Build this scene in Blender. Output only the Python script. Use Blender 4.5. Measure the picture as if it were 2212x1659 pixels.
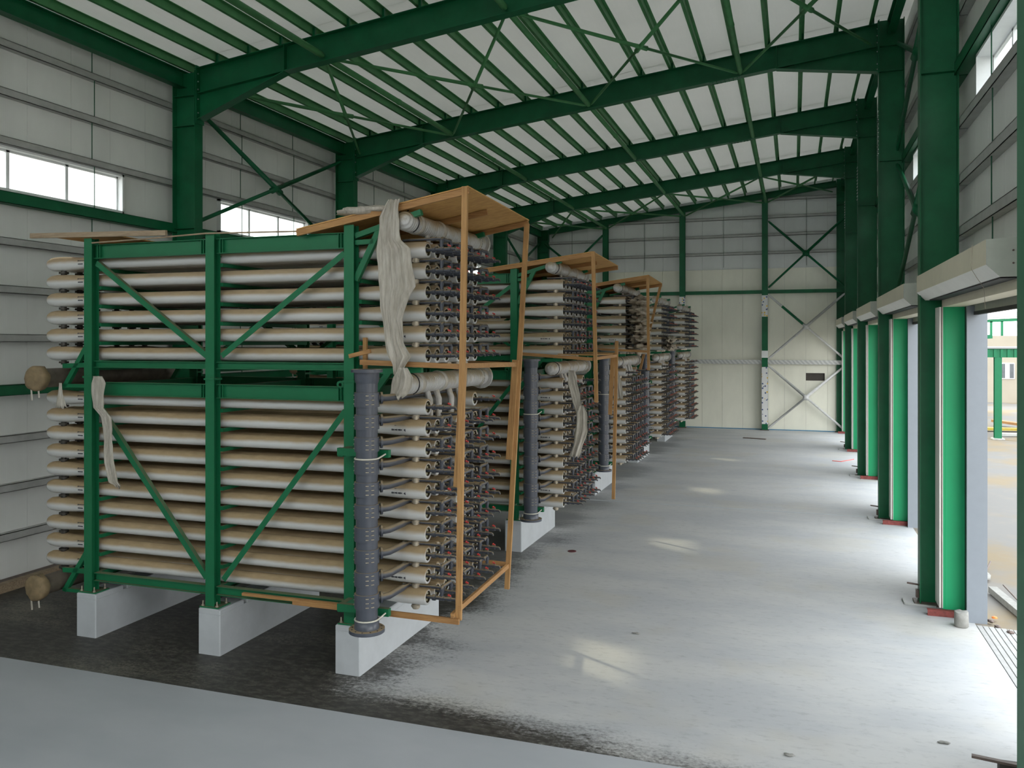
import bpy, math, random
from mathutils import Vector as V, Matrix, noise as mn

random.seed(7)
S = bpy.context.scene
COL = S.collection
for o in list(bpy.data.objects):
    bpy.data.objects.remove(o)

# ------------------------------------------------------------------ camera
TH = 0.3269                      # camera looks this much to the left of the hall's long axis
cam_d = bpy.data.cameras.new('camera')
cam = bpy.data.objects.new('camera', cam_d); COL.objects.link(cam)
cam.location = (0, 0, 5)
cam.rotation_euler = (math.pi/2, 0, TH)
cam_d.sensor_width = 36
cam_d.lens = 36*1793.4/2212
cam_d.shift_y = -88.85/2212
cam_d.clip_end = 600
S.camera = cam

# ------------------------------------------------------------------ world, sun, exposure
S.view_settings.view_transform = 'Standard'
S.view_settings.look = 'None'
S.view_settings.exposure = 1.68
S.view_settings.gamma = 1.0
S.view_settings.use_curve_mapping = False
S.cycles.use_denoising = True
S.cycles.max_bounces = 14
S.cycles.diffuse_bounces = 8
S.cycles.transparent_max_bounces = 16
S.cycles.sample_clamp_indirect = 6

W = bpy.data.worlds.new('hazy_sky'); S.world = W; W.use_nodes = True
nt = W.node_tree; nt.nodes.clear()
tc = nt.nodes.new('ShaderNodeTexCoord'); sx = nt.nodes.new('ShaderNodeSeparateXYZ')
rp = nt.nodes.new('ShaderNodeValToRGB'); bg = nt.nodes.new('ShaderNodeBackground'); wo = nt.nodes.new('ShaderNodeOutputWorld')
nt.links.new(tc.outputs['Generated'], sx.inputs[0]); nt.links.new(sx.outputs['Z'], rp.inputs[0])
rp.color_ramp.elements[0].position = 0.0; rp.color_ramp.elements[0].color = (1.0, 0.985, 0.96, 1)
rp.color_ramp.elements[1].position = 0.9; rp.color_ramp.elements[1].color = (0.86, 0.93, 1.0, 1)
nt.links.new(rp.outputs[0], bg.inputs[0]); nt.links.new(bg.outputs[0], wo.inputs[0])
bg.inputs[1].default_value = 1.5

sun_d = bpy.data.lights.new('sun', 'SUN'); sun = bpy.data.objects.new('sun', sun_d); COL.objects.link(sun)
sun.rotation_euler = V((1, -0.59, -0.683)).to_track_quat('-Z', 'Y').to_euler()
sun.location = (-40, 30, 40)
sun_d.energy = 0.85; sun_d.angle = math.radians(1.3); sun_d.color = (1.0, 0.86, 0.58)

# ------------------------------------------------------------------ materials
def lk(t, a, b): t.links.new(a, b)
def base_mat(name, rough=0.5, metal=0.0, spec=0.5):
    m = bpy.data.materials.new(name); m.use_nodes = True
    t = m.node_tree; b = t.nodes['Principled BSDF']
    b.inputs['Roughness'].default_value = rough; b.inputs['Metallic'].default_value = metal
    if 'green' in name: spec = 0.28
    b.inputs['Specular IOR Level'].default_value = spec
    return m, t, b
def coords(t, scale=(1, 1, 1), src='Position'):
    if src == 'Position':
        g = t.nodes.new('ShaderNodeNewGeometry'); out = g.outputs['Position']
    else:
        g = t.nodes.new('ShaderNodeTexCoord'); out = g.outputs[src]
    mp = t.nodes.new('ShaderNodeMapping'); mp.inputs['Scale'].default_value = scale
    lk(t, out, mp.inputs[0]); return mp.outputs[0]
def nz(t, vec, scale, detail=4, rough=0.6):
    n = t.nodes.new('ShaderNodeTexNoise'); n.inputs['Scale'].default_value = scale
    n.inputs['Detail'].default_value = detail; n.inputs['Roughness'].default_value = rough
    lk(t, vec, n.inputs['Vector']); return n.outputs['Fac']
def ramp(t, fac, a, ca, b, cb):
    r = t.nodes.new('ShaderNodeValToRGB'); e = r.color_ramp.elements
    e[0].position = a; e[0].color = (*ca, 1); e[1].position = b; e[1].color = (*cb, 1)
    lk(t, fac, r.inputs[0]); return r.outputs[0]
def mixc(t, fac, a, b):
    m = t.nodes.new('ShaderNodeMix'); m.data_type = 'RGBA'
    if isinstance(fac, float): m.inputs[0].default_value = fac
    else: lk(t, fac, m.inputs[0])
    for k, c in ((6, a), (7, b)):
        if isinstance(c, tuple): m.inputs[k].default_value = (*c, 1)
        else: lk(t, c, m.inputs[k])
    return m.outputs[2]
def math_(t, op, a, b=None, clamp=False):
    m = t.nodes.new('ShaderNodeMath'); m.operation = op; m.use_clamp = clamp
    for k, c in ((0, a), (1, b)):
        if c is None: continue
        if isinstance(c, (int, float)): m.inputs[k].default_value = c
        else: lk(t, c, m.inputs[k])
    return m.outputs[0]
def smooth(t, x, a, b, c=0.0, d=1.0):
    m = t.nodes.new('ShaderNodeMapRange'); m.interpolation_type = 'SMOOTHSTEP'
    m.inputs[1].default_value = a; m.inputs[2].default_value = b; m.inputs[3].default_value = c; m.inputs[4].default_value = d
    lk(t, x, m.inputs[0]); return m.outputs[0]
def bump(t, b, h, strength=0.2, dist=0.01):
    n = t.nodes.new('ShaderNodeBump'); n.inputs['Strength'].default_value = strength; n.inputs['Distance'].default_value = dist
    lk(t, h, n.inputs['Height']); lk(t, n.outputs[0], b.inputs['Normal'])
def sepxyz(t, out):
    s = t.nodes.new('ShaderNodeSeparateXYZ'); lk(t, out, s.inputs[0]); return s.outputs
def geo(t): return t.nodes.new('ShaderNodeNewGeometry')

def plain(name, col, rough=0.5, metal=0.0, var=0.12, scale=6.0, stretch=(1, 1, 1), bmp=0.0):
    m, t, b = base_mat(name, rough, metal)
    f = nz(t, coords(t, stretch), scale)
    lo = tuple(c*(1-var) for c in col); hi = tuple(min(1, c*(1+var)) for c in col)
    lk(t, ramp(t, f, 0.3, lo, 0.7, hi), b.inputs['Base Color'])
    if bmp: bump(t, b, f, bmp)
    return m

def dusted(name, col, rough=0.4, dust=(0.30, 0.235, 0.145), lo=0.35, hi=0.8, amount=0.85, var=0.06):
    """paint with settled dust on upward faces"""
    m, t, b = base_mat(name, rough)
    g = geo(t); n = nz(t, coords(t), 3.0, 5)
    nzv = sepxyz(t, g.outputs['Normal'])[2]
    n2 = math_(t, 'ADD', nzv, math_(t, 'MULTIPLY', math_(t, 'SUBTRACT', n, 0.5), 0.5))
    f = math_(t, 'MULTIPLY', smooth(t, n2, lo, hi), amount)
    base = ramp(t, n, 0.3, tuple(c*(1-var) for c in col), 0.7, tuple(c*(1+var) for c in col))
    lk(t, mixc(t, f, base, dust), b.inputs['Base Color'])
    lk(t, smooth(t, f, 0, 0.8, rough, 0.9), b.inputs['Roughness'])
    return m

GREEN = (0.010, 0.140, 0.058)
M = {}
M['green'] = dusted('green_paint', GREEN, 0.42, dust=(0.16, 0.15, 0.09), amount=0.75)
M['steel_green'] = plain('green_frame_paint', (0.006, 0.115, 0.046), 0.42, var=0.18, scale=1.5)
M['purlin_green'] = plain('green_purlin_paint', (0.070, 0.25, 0.095), 0.5, var=0.15, scale=2)
M['door_green'] = plain('bright_green_sheet', (0.020, 0.40, 0.165), 0.4, var=0.04, scale=1.2)

# white pressure vessel with dust lying on top, heavier on the lower tiers
m, t, b = base_mat('vessel_white', 0.28)
g = geo(t); P_ = sepxyz(t, g.outputs['Position']); N_ = sepxyz(t, g.outputs['Normal'])
n = nz(t, coords(t, (1.2, 3, 3)), 4.0, 6); n5 = nz(t, coords(t, (0.6, 1, 1)), 1.3, 3)
thr = smooth(t, P_[2], 4.2, 5.2, 0.02, -0.04)
x = math_(t, 'SUBTRACT', math_(t, 'ADD', N_[2], math_(t, 'MULTIPLY', math_(t, 'SUBTRACT', n, 0.5), 0.35)), thr)
x = math_(t, 'ADD', x, math_(t, 'MULTIPLY', math_(t, 'SUBTRACT', n5, 0.5), 0.5))
f = math_(t, 'MULTIPLY', smooth(t, x, -0.22, 0.48), smooth(t, P_[2], 4.2, 6.8, 0.95, 0.88))
dustc = ramp(t, n, 0.3, (0.29, 0.20, 0.095), 0.7, (0.39, 0.28, 0.145))
lk(t, mixc(t, f, (0.62, 0.63, 0.62), dustc), b.inputs['Base Color'])
lk(t, smooth(t, f, 0, 0.9, 0.28, 0.85), b.inputs['Roughness'])
M['vessel'] = m
M['plug'] = plain('vessel_end_plug', (0.085, 0.07, 0.038), 0.6, var=0.4, scale=25)
M['plug_key'] = plain('pale_plug_key', (0.62, 0.60, 0.42), 0.6, var=0.1)
M['pvc'] = dusted('grey_pvc', (0.050, 0.057, 0.073), 0.38, dust=(0.30, 0.23, 0.13), lo=0.2, hi=0.75, amount=0.8)
M['pvc_clean'] = dusted('grey_pvc_standpipe', (0.068, 0.077, 0.098), 0.33, dust=(0.36, 0.27, 0.16), lo=0.6, hi=0.9)
M['red'] = plain('red_handle', (0.50, 0.05, 0.04), 0.45, var=0.15)
M['coupling'] = plain('dusty_steel_coupling', (0.42, 0.37, 0.29), 0.4, 0.5, var=0.25, scale=30)
M['dark_coupling'] = plain('dark_coupling', (0.05, 0.046, 0.038), 0.45, 0.3, var=0.3, scale=30)
M['mark'] = plain('printed_mark', (0.035, 0.037, 0.05), 0.6)
M['concrete_white'] = plain('painted_plinth', (0.46, 0.49, 0.51), 0.55, var=0.06, scale=3)
m, t, b = base_mat('wrapped_header', 0.38)
w = t.nodes.new('ShaderNodeTexWave'); w.bands_direction = 'Y'; w.inputs['Scale'].default_value = 5.0; w.inputs['Distortion'].default_value = 7; w.inputs['Detail'].default_value = 4
lk(t, coords(t), w.inputs['Vector'])
n = nz(t, coords(t), 5.0, 5); up = sepxyz(t, geo(t).outputs['Normal'])[2]
k_ = math_(t, 'ADD', math_(t, 'MULTIPLY', up, 0.45), n)
lk(t, mixc(t, smooth(t, k_, 0.35, 0.85), (0.47, 0.47, 0.46), (0.33, 0.265, 0.17)), b.inputs['Base Color'])
bump(t, b, math_(t, 'ADD', w.outputs['Fac'], n), 0.55, 0.02)
M['wrap'] = m
M['steel'] = plain('stainless', (0.55, 0.56, 0.57), 0.3, 0.8, var=0.1, scale=8)
M['cap_wrap'] = plain('brown_wrapped_cap', (0.21, 0.155, 0.085), 0.8, var=0.22, scale=7, bmp=0.3)
M['dark_pipe'] = plain('dark_dusty_pipe', (0.10, 0.085, 0.065), 0.6, var=0.3)
M['black'] = plain('black_rubber', (0.02, 0.02, 0.022), 0.6)
M['galv'] = plain('galvanised_girt', (0.42, 0.43, 0.415), 0.5, 0.15, var=0.12, scale=3)
M['strap'] = plain('pale_strap', (0.62, 0.60, 0.52), 0.5)

def wood_mat(name, a, c, sc):
    m, t, b = base_mat(name, 0.7)
    f = nz(t, coords(t, sc), 3.0, 5, 0.65); f2 = nz(t, coords(t), 1.5, 2)
    col = ramp(t, math_(t, 'ADD', math_(t, 'MULTIPLY', f, 0.75), math_(t, 'MULTIPLY', f2, 0.25)), 0.32, a, 0.68, c)
    lk(t, col, b.inputs['Base Color']); bump(t, b, f, 0.15, 0.004); return m
M['wood_v'] = wood_mat('timber_post', (0.27, 0.135, 0.045), (0.52, 0.30, 0.115), (14, 14, 0.8))
M['wood_h'] = wood_mat('timber_rail', (0.25, 0.12, 0.042), (0.47, 0.26, 0.095), (0.9, 14, 14))
M['ply'] = wood_mat('plywood', (0.38, 0.195, 0.055), (0.60, 0.35, 0.115), (1.6, 5, 5))
M['wood_old'] = wood_mat('weathered_timber', (0.20, 0.14, 0.09), (0.42, 0.33, 0.22), (0.9, 12, 12))

# plastic film
m = bpy.data.materials.new('dusty_plastic_film'); m.use_nodes = True; t = m.node_tree
b = t.nodes['Principled BSDF']; out = t.nodes['Material Output']
b.inputs['Roughness'].default_value = 0.42
n = nz(t, coords(t, (6, 6, 1.2)), 3.0, 5)
lk(t, ramp(t, n, 0.3, (0.55, 0.51, 0.43), 0.72, (0.70, 0.67, 0.60)), b.inputs['Base Color'])
tr = t.nodes.new('ShaderNodeBsdfTranslucent'); tr.inputs[0].default_value = (0.6, 0.57, 0.49, 1)
tp = t.nodes.new('ShaderNodeBsdfTransparent')
m1 = t.nodes.new('ShaderNodeMixShader'); m1.inputs[0].default_value = 0.3
lk(t, b.outputs[0], m1.inputs[1]); lk(t, tr.outputs[0], m1.inputs[2])
m2 = t.nodes.new('ShaderNodeMixShader'); lk(t, smooth(t, n, 0.25, 0.7, 0.30, 0.05), m2.inputs[0])
lk(t, m1.outputs[0], m2.inputs[1]); lk(t, tp.outputs[0], m2.inputs[2]); lk(t, m2.outputs[0], out.inputs[0])
M['film'] = m

M['dirty_film'] = plain('dirty_crumpled_film', (0.33, 0.28, 0.21), 0.5, var=0.35, scale=8, bmp=0.4)
M['clean_wrap'] = plain('white_film_wrap', (0.60, 0.61, 0.60), 0.4, var=0.12, scale=6)
# architectural glass
m = bpy.data.materials.new('window_glass'); m.use_nodes = True; t = m.node_tree; t.nodes.clear()
out = t.nodes.new('ShaderNodeOutputMaterial'); tp = t.nodes.new('ShaderNodeBsdfTransparent'); tp.inputs[0].default_value = (0.93, 0.95, 0.95, 1)
gl = t.nodes.new('ShaderNodeBsdfGlossy'); gl.inputs['Roughness'].default_value = 0.03
mx = t.nodes.new('ShaderNodeMixShader'); mx.inputs[0].default_value = 0.06
lk(t, tp.outputs[0], mx.inputs[1]); lk(t, gl.outputs[0], mx.inputs[2]); lk(t, mx.outputs[0], out.inputs[0])
M['glass'] = m

def panel_mat(name, col, axis, rough=0.45, ribs=7.0):
    """micro-ribbed sandwich panel; ribs run vertically"""
    m, t, b = base_mat(name, rough)
    f = nz(t, coords(t, (0.6, 0.6, 0.25)), 2.0, 4)
    lk(t, ramp(t, f, 0.3, tuple(c*0.94 for c in col), 0.7, tuple(c*1.04 for c in col)), b.inputs['Base Color'])
    w = t.nodes.new('ShaderNodeTexWave'); w.bands_direction = axis; w.inputs['Scale'].default_value = ribs
    lk(t, coords(t), w.inputs['Vector']); bump(t, b, w.outputs['Fac'], 0.12, 0.003)
    return m
M['panel_y'] = panel_mat('grey_wall_panel_long', (0.76, 0.78, 0.755), 'Y')
M['panel_x'] = panel_mat('grey_wall_panel_end', (0.70, 0.73, 0.725), 'X')
M['cream'] = panel_mat('cream_wall_panel', (0.77, 0.77, 0.66), 'X', ribs=3)
m, t, b = base_mat('white_roof_lining', 0.36)
f = nz(t, coords(t, (6, 0.5, 1)), 2.5, 5); f2 = nz(t, coords(t), 0.7, 3)
lk(t, ramp(t, math_(t, 'ADD', math_(t, 'MULTIPLY', f, 0.4), math_(t, 'MULTIPLY', f2, 0.6)), 0.3, (0.80, 0.805, 0.785), 0.7, (0.87, 0.87, 0.85)), b.inputs['Base Color'])
bump(t, b, nz(t, coords(t, (0.5, 22, 1)), 3.0, 3), 0.25, 0.01)
tl_ = t.nodes.new('ShaderNodeBsdfTranslucent'); tl_.inputs[0].default_value = (0.62, 0.62, 0.60, 1)
mx_ = t.nodes.new('ShaderNodeMixShader'); mx_.inputs[0].default_value = 0.25      # translucency added to let in daylight that lifts the ceiling
lk(t, b.outputs[0], mx_.inputs[1]); lk(t, tl_.outputs[0], mx_.inputs[2]); lk(t, mx_.outputs[0], t.nodes['Material Output'].inputs[0])
M['roof'] = m
M['white'] = plain('white_pvc_frame', (0.78, 0.80, 0.80), 0.35, var=0.03)
M['beige'] = plain('beige_shutter_box', (0.76, 0.71, 0.55), 0.4, var=0.05, scale=2)
M['beige_w'] = plain('off_white_box_underside', (0.80, 0.79, 0.74), 0.45, var=0.04, scale=2)
M['beige_end'] = plain('grey_box_end', (0.46, 0.485, 0.42), 0.5, var=0.05)
M['jamb_white'] = plain('pale_blue_grey_jamb', (0.24, 0.27, 0.305), 0.45, var=0.03)
M['primer'] = plain('red_oxide_primer', (0.20, 0.045, 0.038), 0.7, var=0.35, scale=14)
M['cement'] = plain('rough_cement', (0.27, 0.27, 0.25), 0.9, var=0.16, scale=9, bmp=0.6)
M['slat'] = plain('pale_threshold_slat', (0.37, 0.37, 0.36), 0.8, var=0.08)
M['lit_green'] = plain('lit_green_paint', (0.07, 0.20, 0.12), 0.55, var=0.1, scale=2)  # frame green lightened to stand in for light on the near column
M['rust'] = plain('brown_steel', (0.13, 0.095, 0.08), 0.6, var=0.3, scale=8)
M['rod'] = plain('dark_green_rod', (0.014, 0.085, 0.045), 0.45)

# concrete floor with damp dark stain
m, t, b = base_mat('concrete_floor', 0.6)
g = geo(t); px, py, pz = sepxyz(t, g.outputs['Position'])
n1 = nz(t, coords(t, (0.35, 0.8, 1)), 0.9, 6, 0.65); n2 = nz(t, coords(t, (1, 2.2, 1)), 5.0, 6, 0.7); n3 = nz(t, coords(t), 0.35, 3)
conc = mixc(t, smooth(t, n1, 0.35, 0.65), (0.43, 0.445, 0.46), (0.51, 0.515, 0.51))
conc = mixc(t, math_(t, 'MULTIPLY', smooth(t, n2, 0.50, 0.72), 0.45), conc, (0.27, 0.275, 0.28))
conc = mixc(t, math_(t, 'MULTIPLY', smooth(t, n3, 0.52, 0.66), 0.30), conc, (0.47, 0.44, 0.36))
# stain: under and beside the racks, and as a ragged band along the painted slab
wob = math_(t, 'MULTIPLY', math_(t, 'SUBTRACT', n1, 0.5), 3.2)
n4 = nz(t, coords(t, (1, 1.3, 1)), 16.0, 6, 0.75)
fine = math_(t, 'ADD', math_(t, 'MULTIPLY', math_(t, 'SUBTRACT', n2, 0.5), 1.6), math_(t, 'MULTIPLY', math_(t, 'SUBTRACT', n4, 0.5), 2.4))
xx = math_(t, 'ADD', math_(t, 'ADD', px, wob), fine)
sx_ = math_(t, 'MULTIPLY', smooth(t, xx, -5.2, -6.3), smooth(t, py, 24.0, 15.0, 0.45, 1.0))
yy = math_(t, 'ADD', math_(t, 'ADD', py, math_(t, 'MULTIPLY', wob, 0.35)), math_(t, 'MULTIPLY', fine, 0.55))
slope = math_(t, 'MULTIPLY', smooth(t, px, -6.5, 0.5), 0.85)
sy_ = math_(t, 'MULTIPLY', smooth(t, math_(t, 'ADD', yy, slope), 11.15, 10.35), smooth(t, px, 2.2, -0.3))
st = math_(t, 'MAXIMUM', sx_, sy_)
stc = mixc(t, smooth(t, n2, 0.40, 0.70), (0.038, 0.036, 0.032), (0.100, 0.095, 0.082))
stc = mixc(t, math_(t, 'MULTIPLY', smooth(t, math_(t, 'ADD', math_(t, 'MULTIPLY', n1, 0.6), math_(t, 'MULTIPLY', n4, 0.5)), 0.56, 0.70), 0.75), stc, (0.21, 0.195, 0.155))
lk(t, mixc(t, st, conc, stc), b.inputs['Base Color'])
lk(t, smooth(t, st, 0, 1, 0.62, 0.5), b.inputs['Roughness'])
bump(t, b, math_(t, 'ADD', n2, math_(t, 'MULTIPLY', n1, 0.5)), 0.15, 0.01)
M['floor'] = m
m, t, b = base_mat('grey_floor_paint', 0.42)
n1 = nz(t, coords(t, (0.5, 0.9, 1)), 0.8, 4)
lk(t, ramp(t, n1, 0.3, (0.37, 0.395, 0.42), 0.7, (0.44, 0.46, 0.485)), b.inputs['Base Color'])
M['paint'] = m
m, t, b = base_mat('sandy_yard', 0.9)
n1 = nz(t, coords(t), 0.25, 6); n2 = nz(t, coords(t), 1.6, 5)
c_ = mixc(t, smooth(t, n1, 0.42, 0.62), (0.175, 0.17, 0.16), (0.215, 0.17, 0.105))
lk(t, mixc(t, math_(t, 'MULTIPLY', smooth(t, n2, 0.5, 0.7), 0.4), c_, (0.22, 0.20, 0.165)), b.inputs['Base Color'])
M['yard'] = m
M['ext_green'] = plain('yard_green_paint', (0.010, 0.155, 0.068), 0.45, var=0.05)
M['ext_cream'] = plain('cream_rendered_wall', (0.34, 0.305, 0.24), 0.7, var=0.05, scale=0.6)
M['ext_white'] = plain('white_sheet_roof', (0.30, 0.305, 0.31), 0.5, var=0.03)
M['dark_glass'] = plain('dark_window_glass', (0.10, 0.11, 0.12), 0.15)
M['yellow'] = plain('yellow_board', (0.55, 0.42, 0.08), 0.7, var=0.15)
M['orange'] = plain('orange_plastic', (0.8, 0.20, 0.03), 0.5)
M['maroon'] = plain('maroon_lid', (0.10, 0.018, 0.022), 0.5)
M['cable'] = plain('red_cable', (0.70, 0.10, 0.08), 0.5)
# printed film on end-wall columns: white with blue and yellow flecks
m, t, b = base_mat('printed_protective_film', 0.4)
vo = t.nodes.new('ShaderNodeTexVoronoi'); vo.inputs['Scale'].default_value = 6.5; lk(t, coords(t), vo.inputs['Vector'])
hs = sepxyz(t, vo.outputs['Color'])
spot = smooth(t, vo.outputs['Distance'], 0.34, 0.28)
c_ = mixc(t, smooth(t, hs[0], 0.60, 0.61), (0.06, 0.10, 0.22), (0.80, 0.52, 0.05))
c_ = mixc(t, smooth(t, hs[1], 0.72, 0.73), c_, (0.75, 0.76, 0.75))
lk(t, mixc(t, spot, (0.72, 0.73, 0.72), c_), b.inputs['Base Color'])
M['print'] = m
m, t, b = base_mat('striped_silver_wrap', 0.3)
w = t.nodes.new('ShaderNodeTexWave'); w.bands_direction = 'DIAGONAL'; w.inputs['Scale'].default_value = 2.6; w.inputs['Distortion'].default_value = 2.5; w.inputs['Detail'].default_value = 3
lk(t, coords(t), w.inputs['Vector'])
lk(t, ramp(t, w.outputs['Fac'], 0.3, (0.44, 0.455, 0.445), 0.7, (0.62, 0.63, 0.61)), b.inputs['Base Color'])
M['silver'] = m
M['vent'] = plain('dark_vent', (0.055, 0.048, 0.04), 0.7)

# ------------------------------------------------------------------ mesh builder
class MB:
    def __init__(s): s.v = []; s.f = []; s.s = []
    def add(s, vs, fs, sm=False):
        o = len(s.v); s.v += [tuple(p) for p in vs]
        for f in fs: s.f.append([i+o for i in f]); s.s.append(sm)
        return s
    def box(s, x0, x1, y0, y1, z0, z1):
        vs = [(x, y, z) for z in (z0, z1) for y in (y0, y1) for x in (x0, x1)]
        return s.add(vs, [(0, 2, 3, 1), (4, 5, 7, 6), (0, 1, 5, 4), (2, 6, 7, 3), (0, 4, 6, 2), (1, 3, 7, 5)])
    def bevbox(s, x0, x1, y0, y1, z0, z1, c=0.012):
        """box with chamfered vertical edges and top rim"""
        def ring(i, z): return [(x0+c+i, y0+i, z), (x1-c-i, y0+i, z), (x1-i, y0+c+i, z), (x1-i, y1-c-i, z), (x1-c-i, y1-i, z), (x0+c+i, y1-i, z), (x0+i, y1-c-i, z), (x0+i, y0+c+i, z)]
        vs = ring(0, z0)+ring(0, z1-c)+ring(c, z1); fs = [tuple(range(7, -1, -1)), tuple(range(16, 24))]
        for r in (0, 8):
            for i in range(8): fs.append((r+i, r+(i+1) % 8, r+8+(i+1) % 8, r+8+i))
        return s.add(vs, fs)
    def sweep(s, poly, p0, p1, up=(0, 0, 1), p1poly=None):
        """extrude a 2D outline (side, up) from p0 to p1"""
        p0 = V(p0); p1 = V(p1); d = (p1-p0).normalized(); u = V(up)
        if abs(d.dot(u)) > 0.99: u = V((0, 1, 0))
        r = d.cross(u).normalized(); u = r.cross(d)
        n = len(poly); q = p1poly or poly
        vs = [p0+r*a+u*c for a, c in poly]+[p1+r*a+u*c for a, c in q]
        fs = [tuple(range(n-1, -1, -1)), tuple(range(n, 2*n))]+[(i, (i+1) % n, n+(i+1) % n, n+i) for i in range(n)]
        return s.add(vs, fs)
    def bar(s, p0, p1, w, h, up=(0, 0, 1)):
        return s.sweep([(-w/2, -h/2), (w/2, -h/2), (w/2, h/2), (-w/2, h/2)], p0, p1, up)
    def ibeam(s, p0, p1, h, b, tf=0.014, tw=0.01, up=(0, 0, 1)):
        H, B, T = h/2, b/2, tw/2
        return s.sweep([(-B, -H), (B, -H), (B, -H+tf), (T, -H+tf), (T, H-tf), (B, H-tf), (B, H), (-B, H), (-B, H-tf), (-T, H-tf), (-T, -H+tf), (-B, -H+tf)], p0, p1, up)
    def chan(s, p0, p1, h, b, tk=0.008, up=(0, 0, 1), flip=1):
        H = h/2
        pl = [(0, -H), (b, -H), (b, -H+tk), (tk, -H+tk), (tk, H-tk), (b, H-tk), (b, H), (0, H)]
        if flip < 0: pl = [(-a, c) for a, c in pl][::-1]
        return s.sweep(pl, p0, p1, up)
    def path(s, pts, r, n=8, caps=True):
        pts = [V(p) for p in pts]; m = len(pts); rings = []
        rr = r if isinstance(r, (list, tuple)) else [r]*m
        d0 = (pts[1]-pts[0]).normalized()
        a = V((0, 0, 1)) if abs(d0.z) < 0.9 else V((1, 0, 0))
        e1 = d0.cross(a).normalized()
        for i, p in enumerate(pts):
            if i == 0: d = d0
            elif i == m-1: d = (pts[-1]-pts[-2]).normalized()
            else: d = ((pts[i]-pts[i-1]).normalized()+(pts[i+1]-pts[i]).normalized()).normalized()
            e1 = (e1-d*e1.dot(d)).normalized(); e2 = d.cross(e1)
            k = 1.0
            if 0 < i < m-1:
                c = (pts[i+1]-pts[i]).normalized().dot(d); k = 1/max(c, 0.6)
            rings.append([p+(e1*math.cos(2*math.pi*j/n)+e2*math.sin(2*math.pi*j/n))*rr[i]*(1+(k-1)*0.5) for j in range(n)])
        vs = [p for q in rings for p in q]; o = len(s.v)
        fs = [(i*n+j, i*n+(j+1) % n, (i+1)*n+(j+1) % n, (i+1)*n+j) for i in range(m-1) for j in range(n)]
        s.add(vs, fs, True)
        if caps:
            s.add(rings[0], [tuple(range(n-1, -1, -1))]); s.add(rings[-1], [tuple(range(n))])
        return s
    def tube(s, p0, p1, r, n=8): return s.path([p0, p1], r, n)
    def lathe(s, o, axis, prof, n=20, sharp=()):
        """prof: (t, r) along axis; an index in sharp doubles that ring"""
        o = V(o); ax = V(axis).normalized(); a = V((0, 0, 1)) if abs(ax.z) < 0.9 else V((1, 0, 0))
        e1 = ax.cross(a).normalized(); e2 = ax.cross(e1)
        segs = [[]]
        for i, p in enumerate(prof):
            segs[-1].append(p)
            if i in sharp: segs.append([p])
        for sg in segs:
            if len(sg) < 2: continue
            vs = [o+ax*tt+(e1*math.cos(2*math.pi*j/n)+e2*math.sin(2*math.pi*j/n))*max(r, 1e-5) for tt, r in sg for j in range(n)]
            fs = [(i*n+j, i*n+(j+1) % n, (i+1)*n+(j+1) % n, (i+1)*n+j) for i in range(len(sg)-1) for j in range(n)]
            s.add(vs, fs, True)
        return s
    def build(s, name, mat, parent=None, off=None):
        o_ = V(off) if off is not None else (WL.get(parent.name, V((0, 0, 0))) if parent else V((0, 0, 0)))
        me = bpy.data.meshes.new(name); me.from_pydata([tuple(V(p)-o_) for p in s.v], [], s.f)
        me.polygons.foreach_set('use_smooth', s.s); me.materials.append(mat); me.update()
        return link(name, me, parent)
WL = {}
def link(name, me, parent=None, loc=(0, 0, 0)):
    o = bpy.data.objects.new(name, me); COL.objects.link(o); o.location = loc
    if parent:
        o.parent = parent; WL[o.name] = WL.get(parent.name, V((0, 0, 0)))+V(loc)
    else: WL[o.name] = V(loc)
    return o
def tag(o, label=None, cat=None, group=None, kind=None):
    for k, v_ in (('label', label), ('category', cat), ('group', group), ('kind', kind)):
        if v_: o[k] = v_
    return o
def thing(name, loc, label=None, cat=None, group=None, kind=None):
    o = bpy.data.objects.new(name, None); COL.objects.link(o); o.location = loc; o.empty_display_size = 0.2
    WL[o.name] = V(loc); return tag(o, label, cat, group, kind)
def kids_map():
    d = {}
    for o in bpy.data.objects:
        if o.parent: d.setdefault(o.parent.name, []).append(o)
    return d
def copy_tree(o, km, parent=None):
    c = o.copy(); COL.objects.link(c)
    if parent: c.parent = parent
    for k in km.get(o.name, []): copy_tree(k, km, c)
    return c
def flat(*a):
    return MB().box(*a)

# ------------------------------------------------------------------ setting: dimensions
BAY = 8.07
def FY(k): return 17.65+BAY*k
YN, YF = -6.56, 49.93            # near and far end of the shell
XL, XR = -15.4, 3.13             # inner faces of the side walls' sheeting
def roofz(x): return 12.185+0.1175*(x+13.99)     # top of the rafters
ZS = 0.20                         # purlin depth

# floor
fl = thing('floor', (0, 0, 0), kind='structure')
for (y0, y1, x1) in ((9.90, 25.86, 3.06), (25.87, 33.88, 3.06), (33.89, 50.2, 3.06)):
    MB().box(-15.5, x1, y0, y1, -0.25, 0).build('slab', M['floor'], fl)
MB().box(-15.5, 3.06, 25.80, 25.93, -0.012, 0.004).build('joint_strip', M['concrete_white'], fl)
fp = MB().box(-15.5, 3.06, YN, 9.88, -0.25, 0.012).build('floor', M['paint']); tag(fp, kind='structure')
gd = MB().box(-260, 260, -160, 320, -0.6, -0.06).build('ground', M['yard']); tag(gd, kind='structure')

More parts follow.
